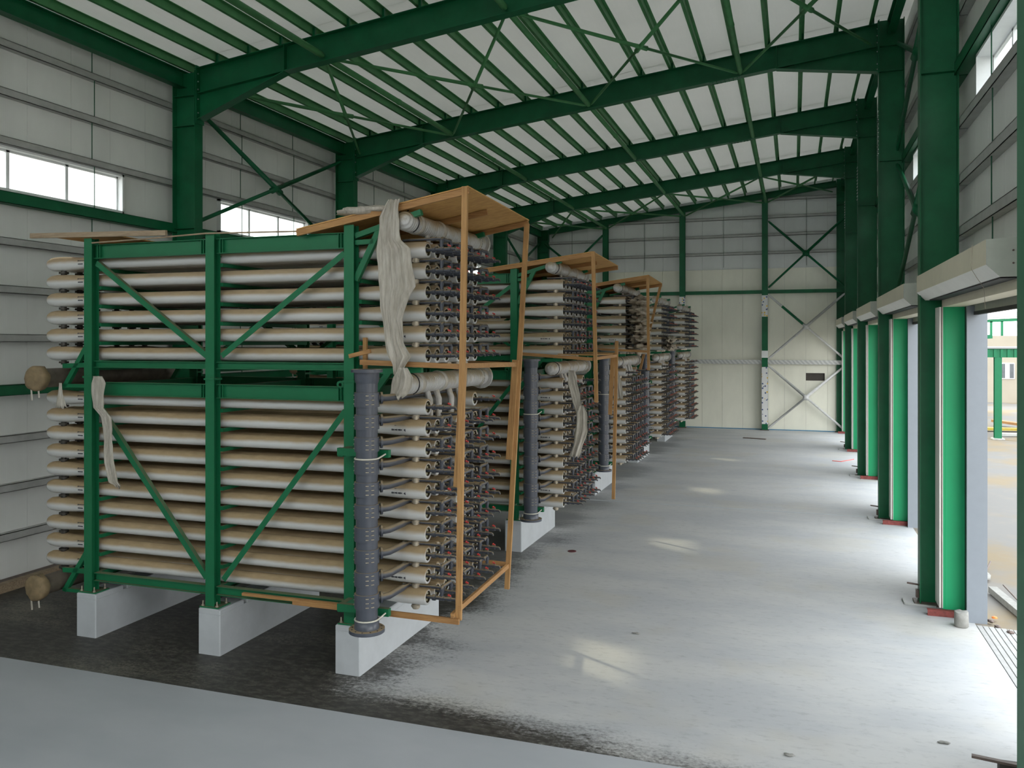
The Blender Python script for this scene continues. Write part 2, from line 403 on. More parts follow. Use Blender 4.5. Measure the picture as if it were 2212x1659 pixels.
# walls --------------------------------------------------------------
def cut_panel(mb, x0, x1, y0, y1, z0, z1, holes):
    """panel running along y with rectangular holes (ya,yb,za,zb)"""
    ys = sorted({y0, y1}|{min(max(v_, y0), y1) for h in holes for v_ in h[:2]})
    for a, c in zip(ys, ys[1:]):
        if c-a < 1e-4: continue
        zc = [(z0, z1)]
        for h in holes:
            if h[0] < (a+c)/2 < h[1]:
                nzc = []
                for (q0, q1) in zc:
                    if h[2] > q0: nzc.append((q0, min(q1, h[2])))
                    if h[3] < q1: nzc.append((max(q0, h[3]), q1))
                zc = [q for q in nzc if q[1]-q[0] > 1e-4]
        for q0, q1 in zc: mb.box(x0, x1, a, c, q0, q1)
LWZ = (8.12, 9.05); RWZ = (9.28, 10.05)
lwin = [(FY(k)-BAY+1.85, FY(k)-1.68) for k in range(-2, 5)]
rwin = [(FY(k)-BAY+1.4, FY(k)-1.22) for k in range(-2, 5)]
DOOR_TOP = 5.72
rdoor = [(FY(k)-BAY+1.9, FY(k)-0.62) for k in range(-2, 5)]
wl = thing('wall_left', (XL, 20, 0), kind='structure')
wr = thing('wall_right', (XR, 20, 0), kind='structure')
PW = 1.125
def wall_side(w, x0, x1, top, holes, start):
    y = start
    while y < YF+0.26:
        y1 = min(y+PW-0.006, YF+0.28)
        mb = MB(); cut_panel(mb, x0, x1, y, y1, 0.12 if x0 < 0 else 0, top, [h for h in holes if h[1] > y and h[0] < y1])
        if mb.f: mb.build('wall_panel', M['panel_y'], w)
        y += PW
    # backing sheet so that the joints read as dark grooves
    mb = MB(); cut_panel(mb, *( (x0-0.03, x0) if x0 < 0 else (x1, x1+0.03)), YN-0.1, YF+0.3, 0, top, holes); mb.build('outer_sheet', M['galv'], w)
holL = [(a, c, *LWZ) for a, c in lwin]
holR = [(a, c, *RWZ) for a, c in rwin]+[(a, c, -1, DOOR_TOP) for a, c in rdoor]
s0 = 13.387-PW*17
wall_side(wl, XL-0.10, XL, 12.35, holL, s0)
wall_side(wr, XR, XR+0.10, 14.4, holR, s0+0.3)
# girts: lipped channels, one per bay so that each one is a piece
def girt(w, x, y0, y1, z, h, mat, name='girt', d=0.17):
    sg = 1 if x < 0 else -1
    mb = MB(); xa, xb = sorted((x, x+sg*d)); tk = 0.012
    mb.box(xa, xb, y0, y1, z+h/2-tk, z+h/2); mb.box(xa, xb, y0, y1, z-h/2, z-h/2+tk)
    xi = x+sg*d; a, c = sorted((xi, xi-sg*tk)); mb.box(a, c, y0, y1, z-h/2, z+h/2)
    mb.build(name, mat, w)
for k in range(-1, 5):
    y0, y1 = FY(k)-BAY+0.02, FY(k)-0.02
    for z in (1.02, 2.02, 3.02, 5.10, 6.10, 7.08, 9.14, 10.13, 11.12): girt(wl, XL, y0, y1, z, 0.16, M['galv'])
    girt(wl, XL, y0, y1, 4.03, 0.22, M['steel_green'], 'green_girt', 0.24)
    girt(wl, XL, y0, y1, 7.97, 0.24, M['steel_green'], 'green_girt', 0.24)
    for z in (7.10, 8.08, 9.15, 11.3, 12.3, 13.3): girt(wr, XR, y0, y1, z, 0.18, M['galv'])
    girt(wr, XR, y0, y1, 6.22, 0.18, M['galv'])
    girt(wr, XR, y0, y1, 10.2, 0.24, M['steel_green'], 'green_girt', 0.24)
    # sag rods, stepping sideways at every girt
    for ww, xx_, zs in ((wl, XL+0.13, (1.02, 2.02, 3.02, 4.03, 5.1, 6.1, 7.08, 7.97, 9.14, 10.13, 11.12, 12.0)), (wr, XR-0.13, (6.22, 7.10, 8.08, 9.15, 10.2, 11.3, 12.3, 13.3))):
        for fr_ in (0.34, 0.67):
            mb = MB()
            for i, (a, c) in enumerate(zip(zs, zs[1:])):
                yy_ = y0+BAY*fr_+(0.035 if i % 2 else -0.035); mb.tube((xx_, yy_, a), (xx_, yy_, c), 0.011, 6)
            mb.build('sag_rod', M['rod'], ww)
    # eave beams
MB().ibeam((-14.98, YN, 11.80), (-14.98, YF, 11.80), 0.42, 0.24, 0.016, 0.012).build('eave_beam', M['steel_green'], wl)
MB().ibeam((2.62, YN, 13.95), (2.62, YF, 13.95), 0.36, 0.22, 0.016, 0.012).build('eave_beam', M['steel_green'], wr)
# curb and plank at the foot of the left wall
MB().box(XL, XL+0.22, YN, YF, 0, 0.14).build('baseboard_left', M['rust']); tag(bpy.data.objects['baseboard_left'], kind='structure')

# windows ------------------------------------------------------------
def make_window(x0, x1, ya, yb, z0, z1, n):
    w = thing('window_1', ((x0+x1)/2, (ya+yb)/2, z0), kind='structure')
    mb = MB(); tk = 0.05
    mb.box(x0, x1, ya, yb, z1-tk, z1); mb.box(x0, x1, ya, yb, z0, z0+tk); mb.box(x0, x1, ya, ya+tk, z0, z1); mb.box(x0, x1, yb-tk, yb, z0, z1)
    mb.build('window_reveal', M['white'], w)
    gx = x0+0.06 if x0 < 0 else x1-0.06
    st = (yb-ya-2*tk)/n
    for i in range(n):
        a = ya+tk+i*st; c = a+st; q = 0.04
        mb = MB().box(gx-0.025, gx+0.025, a, c, z0+tk, z0+tk+q).box(gx-0.025, gx+0.025, a, c, z1-tk-q, z1-tk).box(gx-0.025, gx+0.025, a, a+q, z0+tk, z1-tk).box(gx-0.025, gx+0.025, c-q, c, z0+tk, z1-tk)
        s_ = mb.build('window_sash', M['white'], w)
        MB().box(gx-0.004, gx+0.004, a+q, c-q, z0+tk+q, z1-tk-q).build('pane', M['glass'], s_)
    return w
wn = 1
for k in range(0, 5):
    a, c = lwin[k+2]; w = make_window(XL-0.13, XL+0.10, a, c, *LWZ, 3); w.name = 'window_%d' % wn; wn += 1
for k in range(0, 5):
    a, c = rwin[k+2]; w = make_window(XR-0.10, XR+0.25, a, c, *RWZ, 4); w.name = 'window_%d' % wn; wn += 1

# far end wall -------------------------------------------------------
wf = thing('wall_far', (-6, YF, 0), kind='structure')
x = -15.5; i = 0
while x < 3.2:
    x1 = min(x+1.155-0.008, 3.25); zt = roofz((x+x1)/2)+ZS
    MB().box(x, x1, YF+0.19, YF+0.27, 9.30, zt).build('wall_panel', M['panel_x'], wf)
    hole = 0.40 < (x+x1)/2 < 1.75
    for z0, z1 in ((0.02, 3.93), (3.945, 7.95), (7.965, 9.285)):
        mb = MB()
        if hole and z0 < 1:
            mb.box(x, x1, YF+0.05, YF+0.15, z0, 2.86); mb.box(x, x1, YF+0.05, YF+0.15, 3.29, z1)
            if x < 0.444: mb.box(x, 0.444, YF+0.05, YF+0.15, 2.86, 3.29)
            if x1 > 1.669: mb.box(1.669, x1, YF+0.05, YF+0.15, 2.86, 3.29)
        else: mb.box(x, x1, YF+0.05, YF+0.15, z0, z1)
        mb.build('cream_panel', M['cream'], wf)
    x += 1.155
MB().box(-15.5, 3.3, YF+0.27, YF+0.3, 0, 14.3).build('outer_sheet', M['galv'], wf)
MB().box(0.40, 1.72, YF+0.16, YF+0.18, 2.82, 3.33).build('vent_opening', M['vent'], wf)
for z in (10.19, 11.23, 12.25, 13.25):
    xs = [-15.2, -10.84, -6.22, -1.55, 2.9]
    for a, c in zip(xs, xs[1:]):
        if roofz(a)-0.3 < z and roofz(c)-0.5 < z: continue
        if roofz(a)-0.3 < z: a = max(a, (z-12.23+0.5)/0.1175-13.99)
        mb = MB(); mb.box(a+0.02, c-0.02, YF+0.02, YF+0.19, z+0.06, z+0.08); mb.box(a+0.02, c-0.02, YF+0.02, YF+0.19, z-0.08, z-0.06); mb.box(a+0.02, c-0.02, YF+0.02, YF+0.035, z-0.08, z+0.08)
        mb.build('girt', M['galv'], wf)
for xa in (-13.0, -8.5, -3.87, 0.7):
    for z0, z1 in ((9.4, 10.19), (10.19, 11.23), (11.23, 12.25), (12.25, 13.25)):
        if z1 < roofz(xa): MB().tube((xa, YF+0.02, z0), (xa, YF+0.02, z1), 0.012, 6).build('sag_rod', M['rod'], wf)
for a, c in ((-15.2, -10.99), (-10.69, -6.37), (-6.07, -1.70), (-1.40, 2.75)):
    MB().bar((a, YF-0.12, 7.93), (c, YF-0.12, 7.93), 0.16, 0.20).build('green_girt', M['steel_green'], wf)
    MB().bar((a, YF-0.12, 3.90), (c, YF-0.12, 3.90), 0.16, 0.24).build('wrapped_girt', M['silver'], wf)
MB().box(-15.4, 2.7, YF+0.0, YF+0.05, 0, 0.045).build('baseboard_far', plain('blue_base_film', (0.05, 0.20, 0.34), 0.5)); tag(bpy.data.objects['baseboard_far'], kind='structure')

wn_ = thing('wall_near', (-6, YN, 0), kind='structure')
for i in range(16):
    xa = -15.5+i*1.17; MB().box(xa, xa+1.16, YN-0.1, YN, 0, 9.4).build('wall_panel', M['panel_x'], wn_)  # unseen wall, left open above these panels to let in more daylight
# roof ----------------------------------------------------------------
ce = thing('ceiling', (-6, 20, 13.3), kind='structure')
xa, xb = -15.75, 3.6
for k in range(-2, 5):
    y0, y1 = FY(k)-BAY, FY(k)+(0.4 if k == 4 else 0)-0.004
    z0, z1 = roofz(xa)+ZS, roofz(xb)+ZS
    MB().add([(xa, y0, z0), (xb, y0, z1), (xb, y1, z1), (xa, y1, z0), (xa, y0, z0+0.08), (xb, y0, z1+0.08), (xb, y1, z1+0.08), (xa, y1, z0+0.08)],
             [(0, 3, 2, 1), (4, 5, 6, 7), (0, 1, 5, 4), (1, 2, 6, 5), (2, 3, 7, 6), (3, 0, 4, 7)]).build('roof_lining', M['roof'], ce)
for i in range(19):
    xp = -14.9+0.945*i; zb = roofz(xp)
    for k in range(0, 5):
        y0, y1 = FY(k)-BAY+0.003, FY(k)-0.003
        if k == 0: y0 = FY(-2)
        mb = MB(); tk = 0.01; b_ = 0.075; dz = 0.1175*b_
        # Z purlin: bottom flange, web, top flange
        mb.box(xp-b_, xp, y0, y1, zb, zb+tk); mb.box(xp-tk/2, xp+tk/2, y0, y1, zb, zb+ZS-0.004); mb.box(xp, xp+b_, y0, y1, zb+ZS-tk-0.004, zb+ZS-0.004)
        mb.build('purlin', M['purlin_green'], ce)

# portal frames ---------------------------------------------------------
place = {0: 'nearest', 1: 'second', 2: 'third', 3: 'fourth', 4: 'fifth, farthest'}
def bolts(mb, x, y0, y1, zs, r=0.018, d=(1, 0, 0)):
    for z in zs:
        for y in (y0, y1):
            mb.lathe((x, y, z), d, [(0, r), (0.022, r), (0.022, 0)], 6, (1,))
def frame(k):
    y = FY(k); dk = {0: -0.085, 1: -0.035}.get(k, 0.0)
    roofz = lambda x: 12.185+dk+0.1175*(x+13.99)
    word = {-1: 'green steel column and rafter just inside the right picture edge', 0: 'nearest complete green portal frame, rafter crossing the top of the picture', 1: 'second green portal frame, left column rising behind the nearest rack canopy', 2: 'third green portal frame from the front', 3: 'fourth green portal frame, last before the end wall', 4: 'green end-wall rafter and corner columns'}[k]
    p = thing('portal_frame', (-6, y, 0), word, 'steel frame', 'portal frames of the hall')
    bf = 0.30
    # left column
    xo, xi = -15.2, -14.5; zt = roofz(-14.9)
    mb = MB().ibeam(((xo+xi)/2, y, 0.03), ((xo+xi)/2, y, zt-0.02), xi-xo, bf, 0.018, 0.012, up=(1, 0, 0)); mb.build('column', M['steel_green'], p)
    # right column
    xo2, xi2 = 2.95, 2.285
    ya, yb = (y-0.15, y+0.15) if k >= 0 else (9.9, 10.24)
    if k < 0:
        MB().ibeam(((xo2+xi2)/2, 10.07, 0.03), ((xo2+xi2)/2, 10.07, 14.2), xo2-xi2, 0.34, 0.02, 0.012, up=(1, 0, 0)).build('column', M['lit_green'], p)
    else:
        MB().ibeam(((xo2+xi2)/2, y, 0.03), ((xo2+xi2)/2, y, roofz(2.6)+0.05), xo2-xi2, bf, 0.018, 0.012, up=(1, 0, 0)).build('column', M['steel_green'], p)
    for xc in (-14.85, 2.62):
        yc = y if (k >= 0 or xc < 0) else 10.07
        MB().box(xc-0.42, xc+0.42, yc-0.2, yc+0.2, 0, 0.03).build('base_plate', M['rust'], p)
    # web stiffeners
    for x0, x1, zz in ((-15.18, -14.52, (7.95, roofz(-14.5)-1.45, roofz(-14.5)-0.68)), (2.30, 2.93, (10.15, roofz(2.3)-1.38, roofz(2.3)-0.66))):
        yc = y if (k >= 0 or x0 < 0) else 10.07
        for z in zz: MB().box(x0, x1, yc-0.13, yc+0.13, z-0.008, z+0.008).build('stiffener', M['steel_green'], p)
    # rafter: upper and lower flange plus web, and tapered haunches at either end
    xa_, xb_ = -14.48, 2.285; h = 0.66
    zc = lambda x: roofz(x)-h/2-0.004
    if k < 4 and k >= 0:
        MB().ibeam((xa_, y, zc(xa_)), (xb_, y, zc(xb_)), h, 0.28, 0.018, 0.01).build('rafter', M['steel_green'], p)
        for x0, x1, d0 in ((xa_, -11.87, 0.66), (xb_, -0.48, 0.70)):
            z0, z1 = roofz(x0)-h, roofz(x1)-h
            s_ = 1 if x1 > x0 else -1
            mb = MB()
            vs = [(x0, y-0.006, z0), (x1, y-0.006, z1), (x0, y-0.006, z0-d0), (x0, y+0.006, z0), (x1, y+0.006, z1), (x0, y+0.006, z0-d0)]
            mb.add(vs, [(0, 2, 1), (3, 4, 5), (0, 1, 4, 3), (1, 2, 5, 4), (2, 0, 3, 5)])
            mb.sweep([(-0.14, -0.018), (0.14, -0.018), (0.14, 0), (-0.14, 0)], (x0, y, z0-d0), (x1, y, z1-0.004))
            mb.build('haunch', M['steel_green'], p)
            MB().box(x1-0.01, x1+0.01, y-0.13, y+0.13, roofz(x1)-h+0.01, roofz(x1)-0.02).build('stiffener', M['steel_green'], p)
        # bolted end plates
        for x0, s_ in ((xa_, 1), (xb_, -1)):
            zt_ = roofz(x0); a, c = sorted((x0, x0+s_*0.025))
            MB().box(a, c, y-0.15, y+0.15, zt_-1.42, zt_+0.06).build('end_plate', M['steel_green'], p)
            mb = MB(); bolts(mb, x0+s_*0.025, y-0.09, y+0.09, [zt_-1.3, zt_-1.15, zt_-0.8, zt_-0.55, zt_-0.35, zt_-0.15], d=(s_, 0, 0)); tag(mb.build('bolts', M['steel'], p), kind='stuff')
        for i in range(1, 19):
            xp = -14.9+0.945*i
            if xp < 2.2: MB().box(xp+0.006, xp+0.07, y-0.03, y+0.03, roofz(xp)-0.006, roofz(xp)-dk+ZS-0.03).build('purlin_cleat', M['steel_green'], p)
        # splice with bolt rows in the rafter bottom flange
        for xs in (-1.95,):
            mb = MB().sweep([(-0.15, -0.02), (0.15, -0.02), (0.15, 0), (-0.15, 0)], (xs-0.45, y, roofz(xs-0.45)-h-0.004), (xs+0.45, y, roofz(xs+0.45)-h-0.004))
            for j in range(7):
                xx_ = xs-0.36+0.12*j
                for yy_ in (y-0.09, y+0.09): mb.lathe((xx_, yy_, roofz(xx_)-h-0.02), (0, 0, -1), [(0, 0.018), (0.02, 0.018), (0.02, 0)], 6, (1,))
            mb.build('splice_plate', M['steel_green'], p)
        if k >= 1:
            mb = MB(); bolts(mb, 2.285, y-0.11, y+0.11, [roofz(2.3)-3.7+0.12*j for j in range(11)], d=(-1, 0, 0)); tag(mb.build('bolts', M['steel'], p), kind='stuff')
    if k == 4:
        MB().ibeam((xa_, y, zc(xa_)+0.15), (xb_, y, zc(xb_)+0.15), 0.36, 0.24, 0.016, 0.01).build('rafter', M['steel_green'], p)
    if k == -1:
        MB().ibeam((xa_, y, zc(xa_)), (xb_, y, zc(xb_)), h, 0.28, 0.018, 0.01).build('rafter', M['steel_green'], p)
for k in range(-1, 5): frame(k)

# end wall columns
for i, xc in enumerate((-10.84, -6.22, -1.555)):
    t_ = thing('wall_column', (xc, YF-0.2, 0), ['green end-wall column mostly behind the second rack canopy', 'green end-wall column just right of the farthest rack', 'green end-wall column in printed film, left of the crossed braces'][i], 'column', 'columns of the end wall')
    ztop = roofz(xc)-0.36
    MB().ibeam((xc, YF-0.2, 0.03), (xc, YF-0.2, ztop), 0.30, 0.32, 0.014, 0.01, up=(0, 1, 0)).build('shaft', M['steel_green'], t_)
    MB().box(xc-0.24, xc+0.24, YF-0.42, YF+0.02, 0, 0.03).build('base_plate', M['rust'], t_)
    if i >= 1:
        for z0, z1 in ((6.5, 7.72), (0.36, 3.62)) if i == 2 else ((6.6, 7.72), (0.4, 3.7)):
            mb = MB().box(xc-0.168, xc+0.168, YF-0.358, YF-0.348, z0, z1).box(xc-0.172, xc-0.162, YF-0.358, YF-0.05, z0, z1).box(xc+0.162, xc+0.172, YF-0.358, YF-0.05, z0, z1)
            tag(mb.build('film_wrap', M['print'], t_), 'white film printed with blue and yellow flecks')
        if i == 2: MB().box(xc-0.175, xc+0.175, YF-0.362, YF-0.04, 4.15, 4.55).build('film_wrap', M['white'], t_)

# struts, roof rods and wall cross braces ---------------------------------
SX = (-10.80, -6.12, -1.50)
names = ('left', 'middle', 'right')
for k in range(0, 5):
    for j, xs in enumerate(SX):
        if k == 0 and j == 2: pass
        z = roofz(xs)-0.60
        y0, y1 = FY(k)-BAY, FY(k)
        off0, off1 = 0.05, -0.05
        mb = MB().lathe((xs, y0+0.04, z), (0, 1, 0), [(0, .03), (.05, .055), (.12, .078), (BAY/2-.12, .078), (BAY/2-.11, .086), (BAY/2+.01, .086), (BAY/2+.02, .078), (BAY-.20, .078), (BAY-.13, .055), (BAY-.08, .03)], 12)
        bay = ('in front of the nearest rafter', 'between the nearest and second rafters', 'between the second and third rafters', 'between the third and fourth rafters', 'between the fourth rafter and the end wall')[k]
        o = mb.build('roof_strut', M['purlin_green']); tag(o, 'green tubular roof strut, %s row, %s' % (names[j], bay), 'strut', 'roof struts')
def cross(name, a0, a1, b0, b1, r, label, cat, mat=None, gus=None, grp='crossed rod braces', mats=None):
    a0, a1, b0, b1 = map(V, (a0, a1, b0, b1)); c = (a0+a1+b0+b1)/4
    t_ = thing(name, c, label, cat, grp)
    for i, (p, q) in enumerate(((a0, a1), (b0, b1))):
        mm = (mats[i] if mats else mat) or M['steel_green']
        MB().path([p, p.lerp(q, 0.02), p.lerp(q, 0.47), p.lerp(q, 0.47), p.lerp(q, 0.53), p.lerp(q, 0.53), q.lerp(p, 0.02), q], [r*0.6, r, r, r*1.35, r*1.35, r, r, r*0.6], 8).build('brace_rod', mm, t_)
    d1 = (a1-a0).normalized(); d2 = (b1-b0).normalized(); n_ = d1.cross(d2).normalized(); gs = gus or 0.14
    mb = MB(); pts = [c+d1*gs, c+d2*gs, c-d1*gs, c-d2*gs]
    if (pts[1]-pts[0]).length < 0.01: pts = pts
    mb.add([q+n_*0.012 for q in pts]+[q-n_*0.012 for q in pts], [(0, 1, 2, 3), (7, 6, 5, 4)]+[(i, (i+1) % 4, 4+(i+1) % 4, 4+i) for i in range(4)])
    mb.build('gusset_plate', mat if mat else M['steel_green'], t_)
    return t_
xs4 = (-14.3, )+SX+(2.15,)
for (k, ww) in ((1, 'between the nearest and second rafters'), (4, 'between the fourth rafter and the end wall')):
    for j in range(4):
        xa_, xb_ = xs4[j]+0.08, xs4[j+1]-0.08; y0, y1 = FY(k)-BAY+0.18, FY(k)-0.18
        za, zb = roofz(xa_)-0.62, roofz(xb_)-0.62
        cross('roof_brace', (xa_, y0, za), (xb_, y1, zb), (xb_, y0, zb), (xa_, y1, za), 0.040,
              'crossed green roof rods, %s panel, %s' % (('leftmost', 'second', 'third', 'rightmost')[j], ww), 'brace', mat=M['purlin_green'])
for (k, ww) in ((1, 'between the first two left columns'), (4, 'at the far left corner')):
    y0, y1 = FY(k)-BAY+0.25, FY(k)-0.25
    cross('wall_brace', (-14.95, y0, 11.3), (-14.95, y1, 8.1), (-14.95, y1, 11.3), (-14.95, y0, 8.1), 0.055, 'high crossed green brace on the left wall, '+ww, 'brace', gus=0.22)
    cross('wall_brace', (-14.95, y0, 7.8), (-14.95, y1, 4.2), (-14.95, y1, 7.8), (-14.95, y0, 4.2), 0.055, 'low crossed green brace on the left wall, '+ww, 'brace', gus=0.22)
for (k, ww) in ((1, 'between the first two right columns'), (4, 'by the end wall')):
    y0, y1 = FY(k)-BAY+0.25, FY(k)-0.25
    cross('wall_brace', (2.75, y0, 10.0), (2.75, y1, 6.4), (2.75, y1, 10.0), (2.75, y0, 6.4), 0.055, 'crossed green brace above the roller doors, '+ww, 'brace', gus=0.22)
    cross('wall_brace', (2.75, y0, 13.4), (2.75, y1, 10.4), (2.75, y1, 13.4), (2.75, y0, 10.4), 0.055, 'crossed green brace under the right eave, '+ww, 'brace', gus=0.22)
EB = YF-0.28
cross('wall_brace', (-1.36, EB, 11.95), (2.7, EB, 8.15), (2.7, EB, 12.0), (-1.36, EB, 8.15), 0.06, 'upper green crossed brace on the end wall, right of the last column', 'brace', gus=0.25)
cross('wall_brace', (-1.36, EB, 7.75), (2.7, EB, 4.1), (2.7, EB, 7.75), (-1.36, EB, 4.1), 0.06, 'middle crossed brace on the end wall, wrapped in white film', 'brace', mat=M['clean_wrap'], gus=0.22)
MB().path([(-0.62, EB-0.02, 7.08), (0.5, EB-0.02, 6.07)], 0.072, 8).build('bare_stretch', M['steel_green'], bpy.data.objects['wall_brace.009']) if 'wall_brace.009' in bpy.data.objects else None
cross('wall_brace', (-1.36, EB, 3.70), (2.7, EB, 0.15), (2.7, EB, 3.72), (-1.36, EB, 0.15), 0.06, 'bottom crossed brace on the end wall, wrapped in white film under the vent', 'brace', mat=M['clean_wrap'], gus=0.22)
cross('wall_brace', (-14.7, EB, 11.2), (-10.95, EB, 8.1), (-10.95, EB, 11.6), (-14.7, EB, 8.1), 0.06, 'crossed green brace on the end wall beside the left corner', 'brace', gus=0.25)


# roller doors ------------------------------------------------------------
where = ('at the nearest doorway, top right', 'at the second doorway from the front', 'at the third doorway from the front', 'at the fourth doorway from the front', 'at the farthest doorway by the end wall')
def door(k):
    yk = FY(k); i = k
    d = thing('door_%d' % (k+1), (2.6, yk-3, 0), kind='structure')
    y0, y1 = yk-6.14, yk-0.09
    # shutter box: six-sided section swept along the wall
    prof = [(2.236, 5.96), (2.236, 6.27), (2.85, 6.30), (2.93, 6.30), (2.93, 5.81), (2.385, 5.81)]
    mb = MB(); n = len(prof)
    vs = [(a, y0, c) for a, c in prof]+[(a, y1, c) for a, c in prof]
    bx = MB().add(vs, [(i_, (i_+1) % n, n+(i_+1) % n, n+i_) for i_ in (0, 1, 2, 3)]).build('shutter_box', M['beige'], d)
    MB().add(vs, [(i_, (i_+1) % n, n+(i_+1) % n, n+i_) for i_ in (4, 5)]).build('box_underside', M['beige_w'], bx)
    e0 = MB().add(vs, [tuple(range(n-1, -1, -1)), tuple(range(n, 2*n))])
    e0.build('box_end_cover', M['beige_end'], bx)
    mb = MB()
    for dx in (-0.09, 0, 0.09):
        for dz in (0.10-abs(dx)*0.25, -0.10+abs(dx)*0.25): mb.lathe((2.62+dx, y0, 6.05+dz), (0, -1, 0), [(0, 0.012), (0.01, 0.012), (0.01, 0)], 8, (1,))
    tag(mb.build('cover_screws', M['rust'], bx), kind='stuff')
    # beige header beam with a dark slot and the raised shutter's bottom bar
    MB().chan((2.60, y0, 5.735), (2.60, y1+0.4 if k < 0 else yk-0.55, 5.735), 0.15, 0.34).build('header_beam', M['beige'], d)
    MB().box(2.40, 2.60, y0+0.05, yk-0.5, 5.79, 5.805).build('header_slot', M['black'], d)
    MB().box(3.06, 3.11, y0+0.05, yk-0.98, 5.56, 5.80).build('curtain', M['beige_end'], d)
    MB().box(3.045, 3.125, y0+0.05, yk-0.98, 5.50, 5.56).build('bottom_bar', M['black'], d)
    # far jamb: beige edge trim, bright green sheet, dark guide slot, pale outer panel
    yj = yk-0.62
    MB().box(2.545, 2.605, yj-0.02, yk-0.16, 0.12, 5.66).build('edge_trim', M['beige_w'], d)
    MB().box(2.575, 2.592, yj-0.03, yj-0.02, 0.12, 5.66).build('edge_gap', M['rust'], d)
    MB().box(2.605, 2.965, yj, yj+0.06, 0.10, 5.66).box(2.64, 2.65, yj-0.006, yj, 0.1, 5.66).build('jamb_sheet', M['door_green'], d)
    MB().box(2.965, 3.02, yj-0.30, yj+0.02, 0.0, 5.66).build('guide_slot', M['black'], d)
    MB().box(2.935, 3.262, yj-0.36, yj-0.30, 0.0, 5.66).build('outer_jamb', M['jamb_white'], d)
    MB().box(2.935, 3.40, yj-0.31, yk+1.2, 0.0, 5.66).box(3.20, 3.40, yj-0.3, yk+1.9, 5.6, 14.0).build('outer_pier', M['jamb_white'], d) if False else None
    # near jamb of the same doorway
    MB().box(2.965, 3.10, y0-0.12, y0+0.0, 0, 5.66).build('guide_rail', M['galv'], d)
    # primer channel standing at the jamb foot
    MB().chan((2.33, yj-0.16, 0.055), (2.95, yj-0.16, 0.055), 0.11, 0.10, 0.012, flip=-1).build('sill_channel', M['primer'], d)
for k in range(0, 5): door(k)
# chain hanging from the nearest shutter
tag(MB().path([(2.228, 12.3, 6.29), (2.225, 12.3, 6.1), (2.22, 12.3, 5.97), (2.28, 12.3, 5.86), (2.37, 12.32, 5.72), (2.38, 12.3, 5.45)], 0.0035, 6).build('pull_cord', M['coupling']), 'thin cord hanging down the front of the nearest shutter box', 'cord')
# column feet: anchor stub and angle offcuts
for k in range(0, 4):
    y = FY(k); desc = ('nearest', 'second', 'third', 'fourth')[k]
    t_ = thing('anchor_stub', (2.2, y-0.05, 0), 'small dark threaded pipe stub at the foot of the %s right column' % desc, 'pipe stub', 'stubs at column feet')
    MB().tube((2.285, y+0.02, 0.34), (2.08, y+0.02, 0.36), 0.018, 8).build('threaded_rod', M['rust'], t_)
    MB().box(2.235, 2.285, y-0.03, y+0.07, 0.10, 0.25).build('bracket', M['rust'], t_)
    o = MB().bar((2.02, y-0.20, 0.02), (2.02, y+0.14, 0.02), 0.03, 0.035).bar((2.02, y-0.21, 0.02), (2.55, y-0.26, 0.02), 0.03, 0.035).build('angle_iron', M['galv'])
    tag(o, 'grey bent angle iron on the floor round the %s right column foot' % desc, 'angle iron', 'angle irons at column feet')
# cement plug beside the nearest doorway
mb = MB(); prof = [(0, 0), (0, 0.10), (0.02, 0.118), (0.26, 0.112), (0.27, 0.10), (0.262, 0.0)]
mb.lathe((2.80, 16.40, 0.0), (0, 0, 1), prof, 20)
for i, p in enumerate(mb.v):
    d = mn.noise(V(p)*14)*0.012; mb.v[i] = (p[0]+d, p[1]+d*0.6, p[2]+(d*1.5 if p[2] > 0.2 else 0))
tag(mb.build('cement_cylinder', M['cement']), 'rough grey cement test cylinder standing at the nearest door jamb', 'cement cylinder')
# ribbed threshold ramp at the nearest doorway
th = thing('threshold', (3.4, 13, 0), 'pale ribbed threshold strips across the nearest doorway', 'threshold')
for i in range(9):
    x0 = 3.07+i*0.095
    MB().box(x0, x0+0.078, 11.5, 16.55, -0.06, 0.006-0.004*i).build('slat', M['slat'], th)
# steel offcut at bottom right
sp = thing('steel_offcut', (2.3, 10.8, 0), 'brown steel plate lying on a dark block, bottom right corner', 'steel offcut')
MB().bar((1.95, 10.80, 0.226), (2.62, 10.68, 0.226), 0.06, 0.028).build('plate', M['rust'], sp)
MB().box(2.22, 2.5, 10.72, 10.84, 0.0, 0.212).build('block', M['vent'], sp)

# ------------------------------------------------------------------ plinths
PITCH = 7.812
PX = (-11.60, -9.08, -6.573)
rn = ('nearest', 'second', 'third', 'fourth', 'farthest')
for r in range(5):
    for j, x0 in enumerate(PX):
        y0 = 11.04+PITCH*r
        mb = MB().bevbox(x0, x0+0.42, y0, y0+2.945, 0, 0.66, 0.014)
        mb.bevbox(x0, x0+0.42, y0, y0+0.62, 0.655, 0.736, 0.014).bevbox(x0, x0+0.42, y0+0.70, y0+2.24, 0.655, 0.736, 0.014).bevbox(x0, x0+0.42, y0+2.32, y0+2.945, 0.655, 0.736, 0.014)
        tag(mb.build('concrete_plinth', M['concrete_white']), 'pale painted concrete plinth under the %s end of the %s rack' % (('left', 'middle', 'right')[j], rn[r]), 'plinth', 'plinths under the racks')

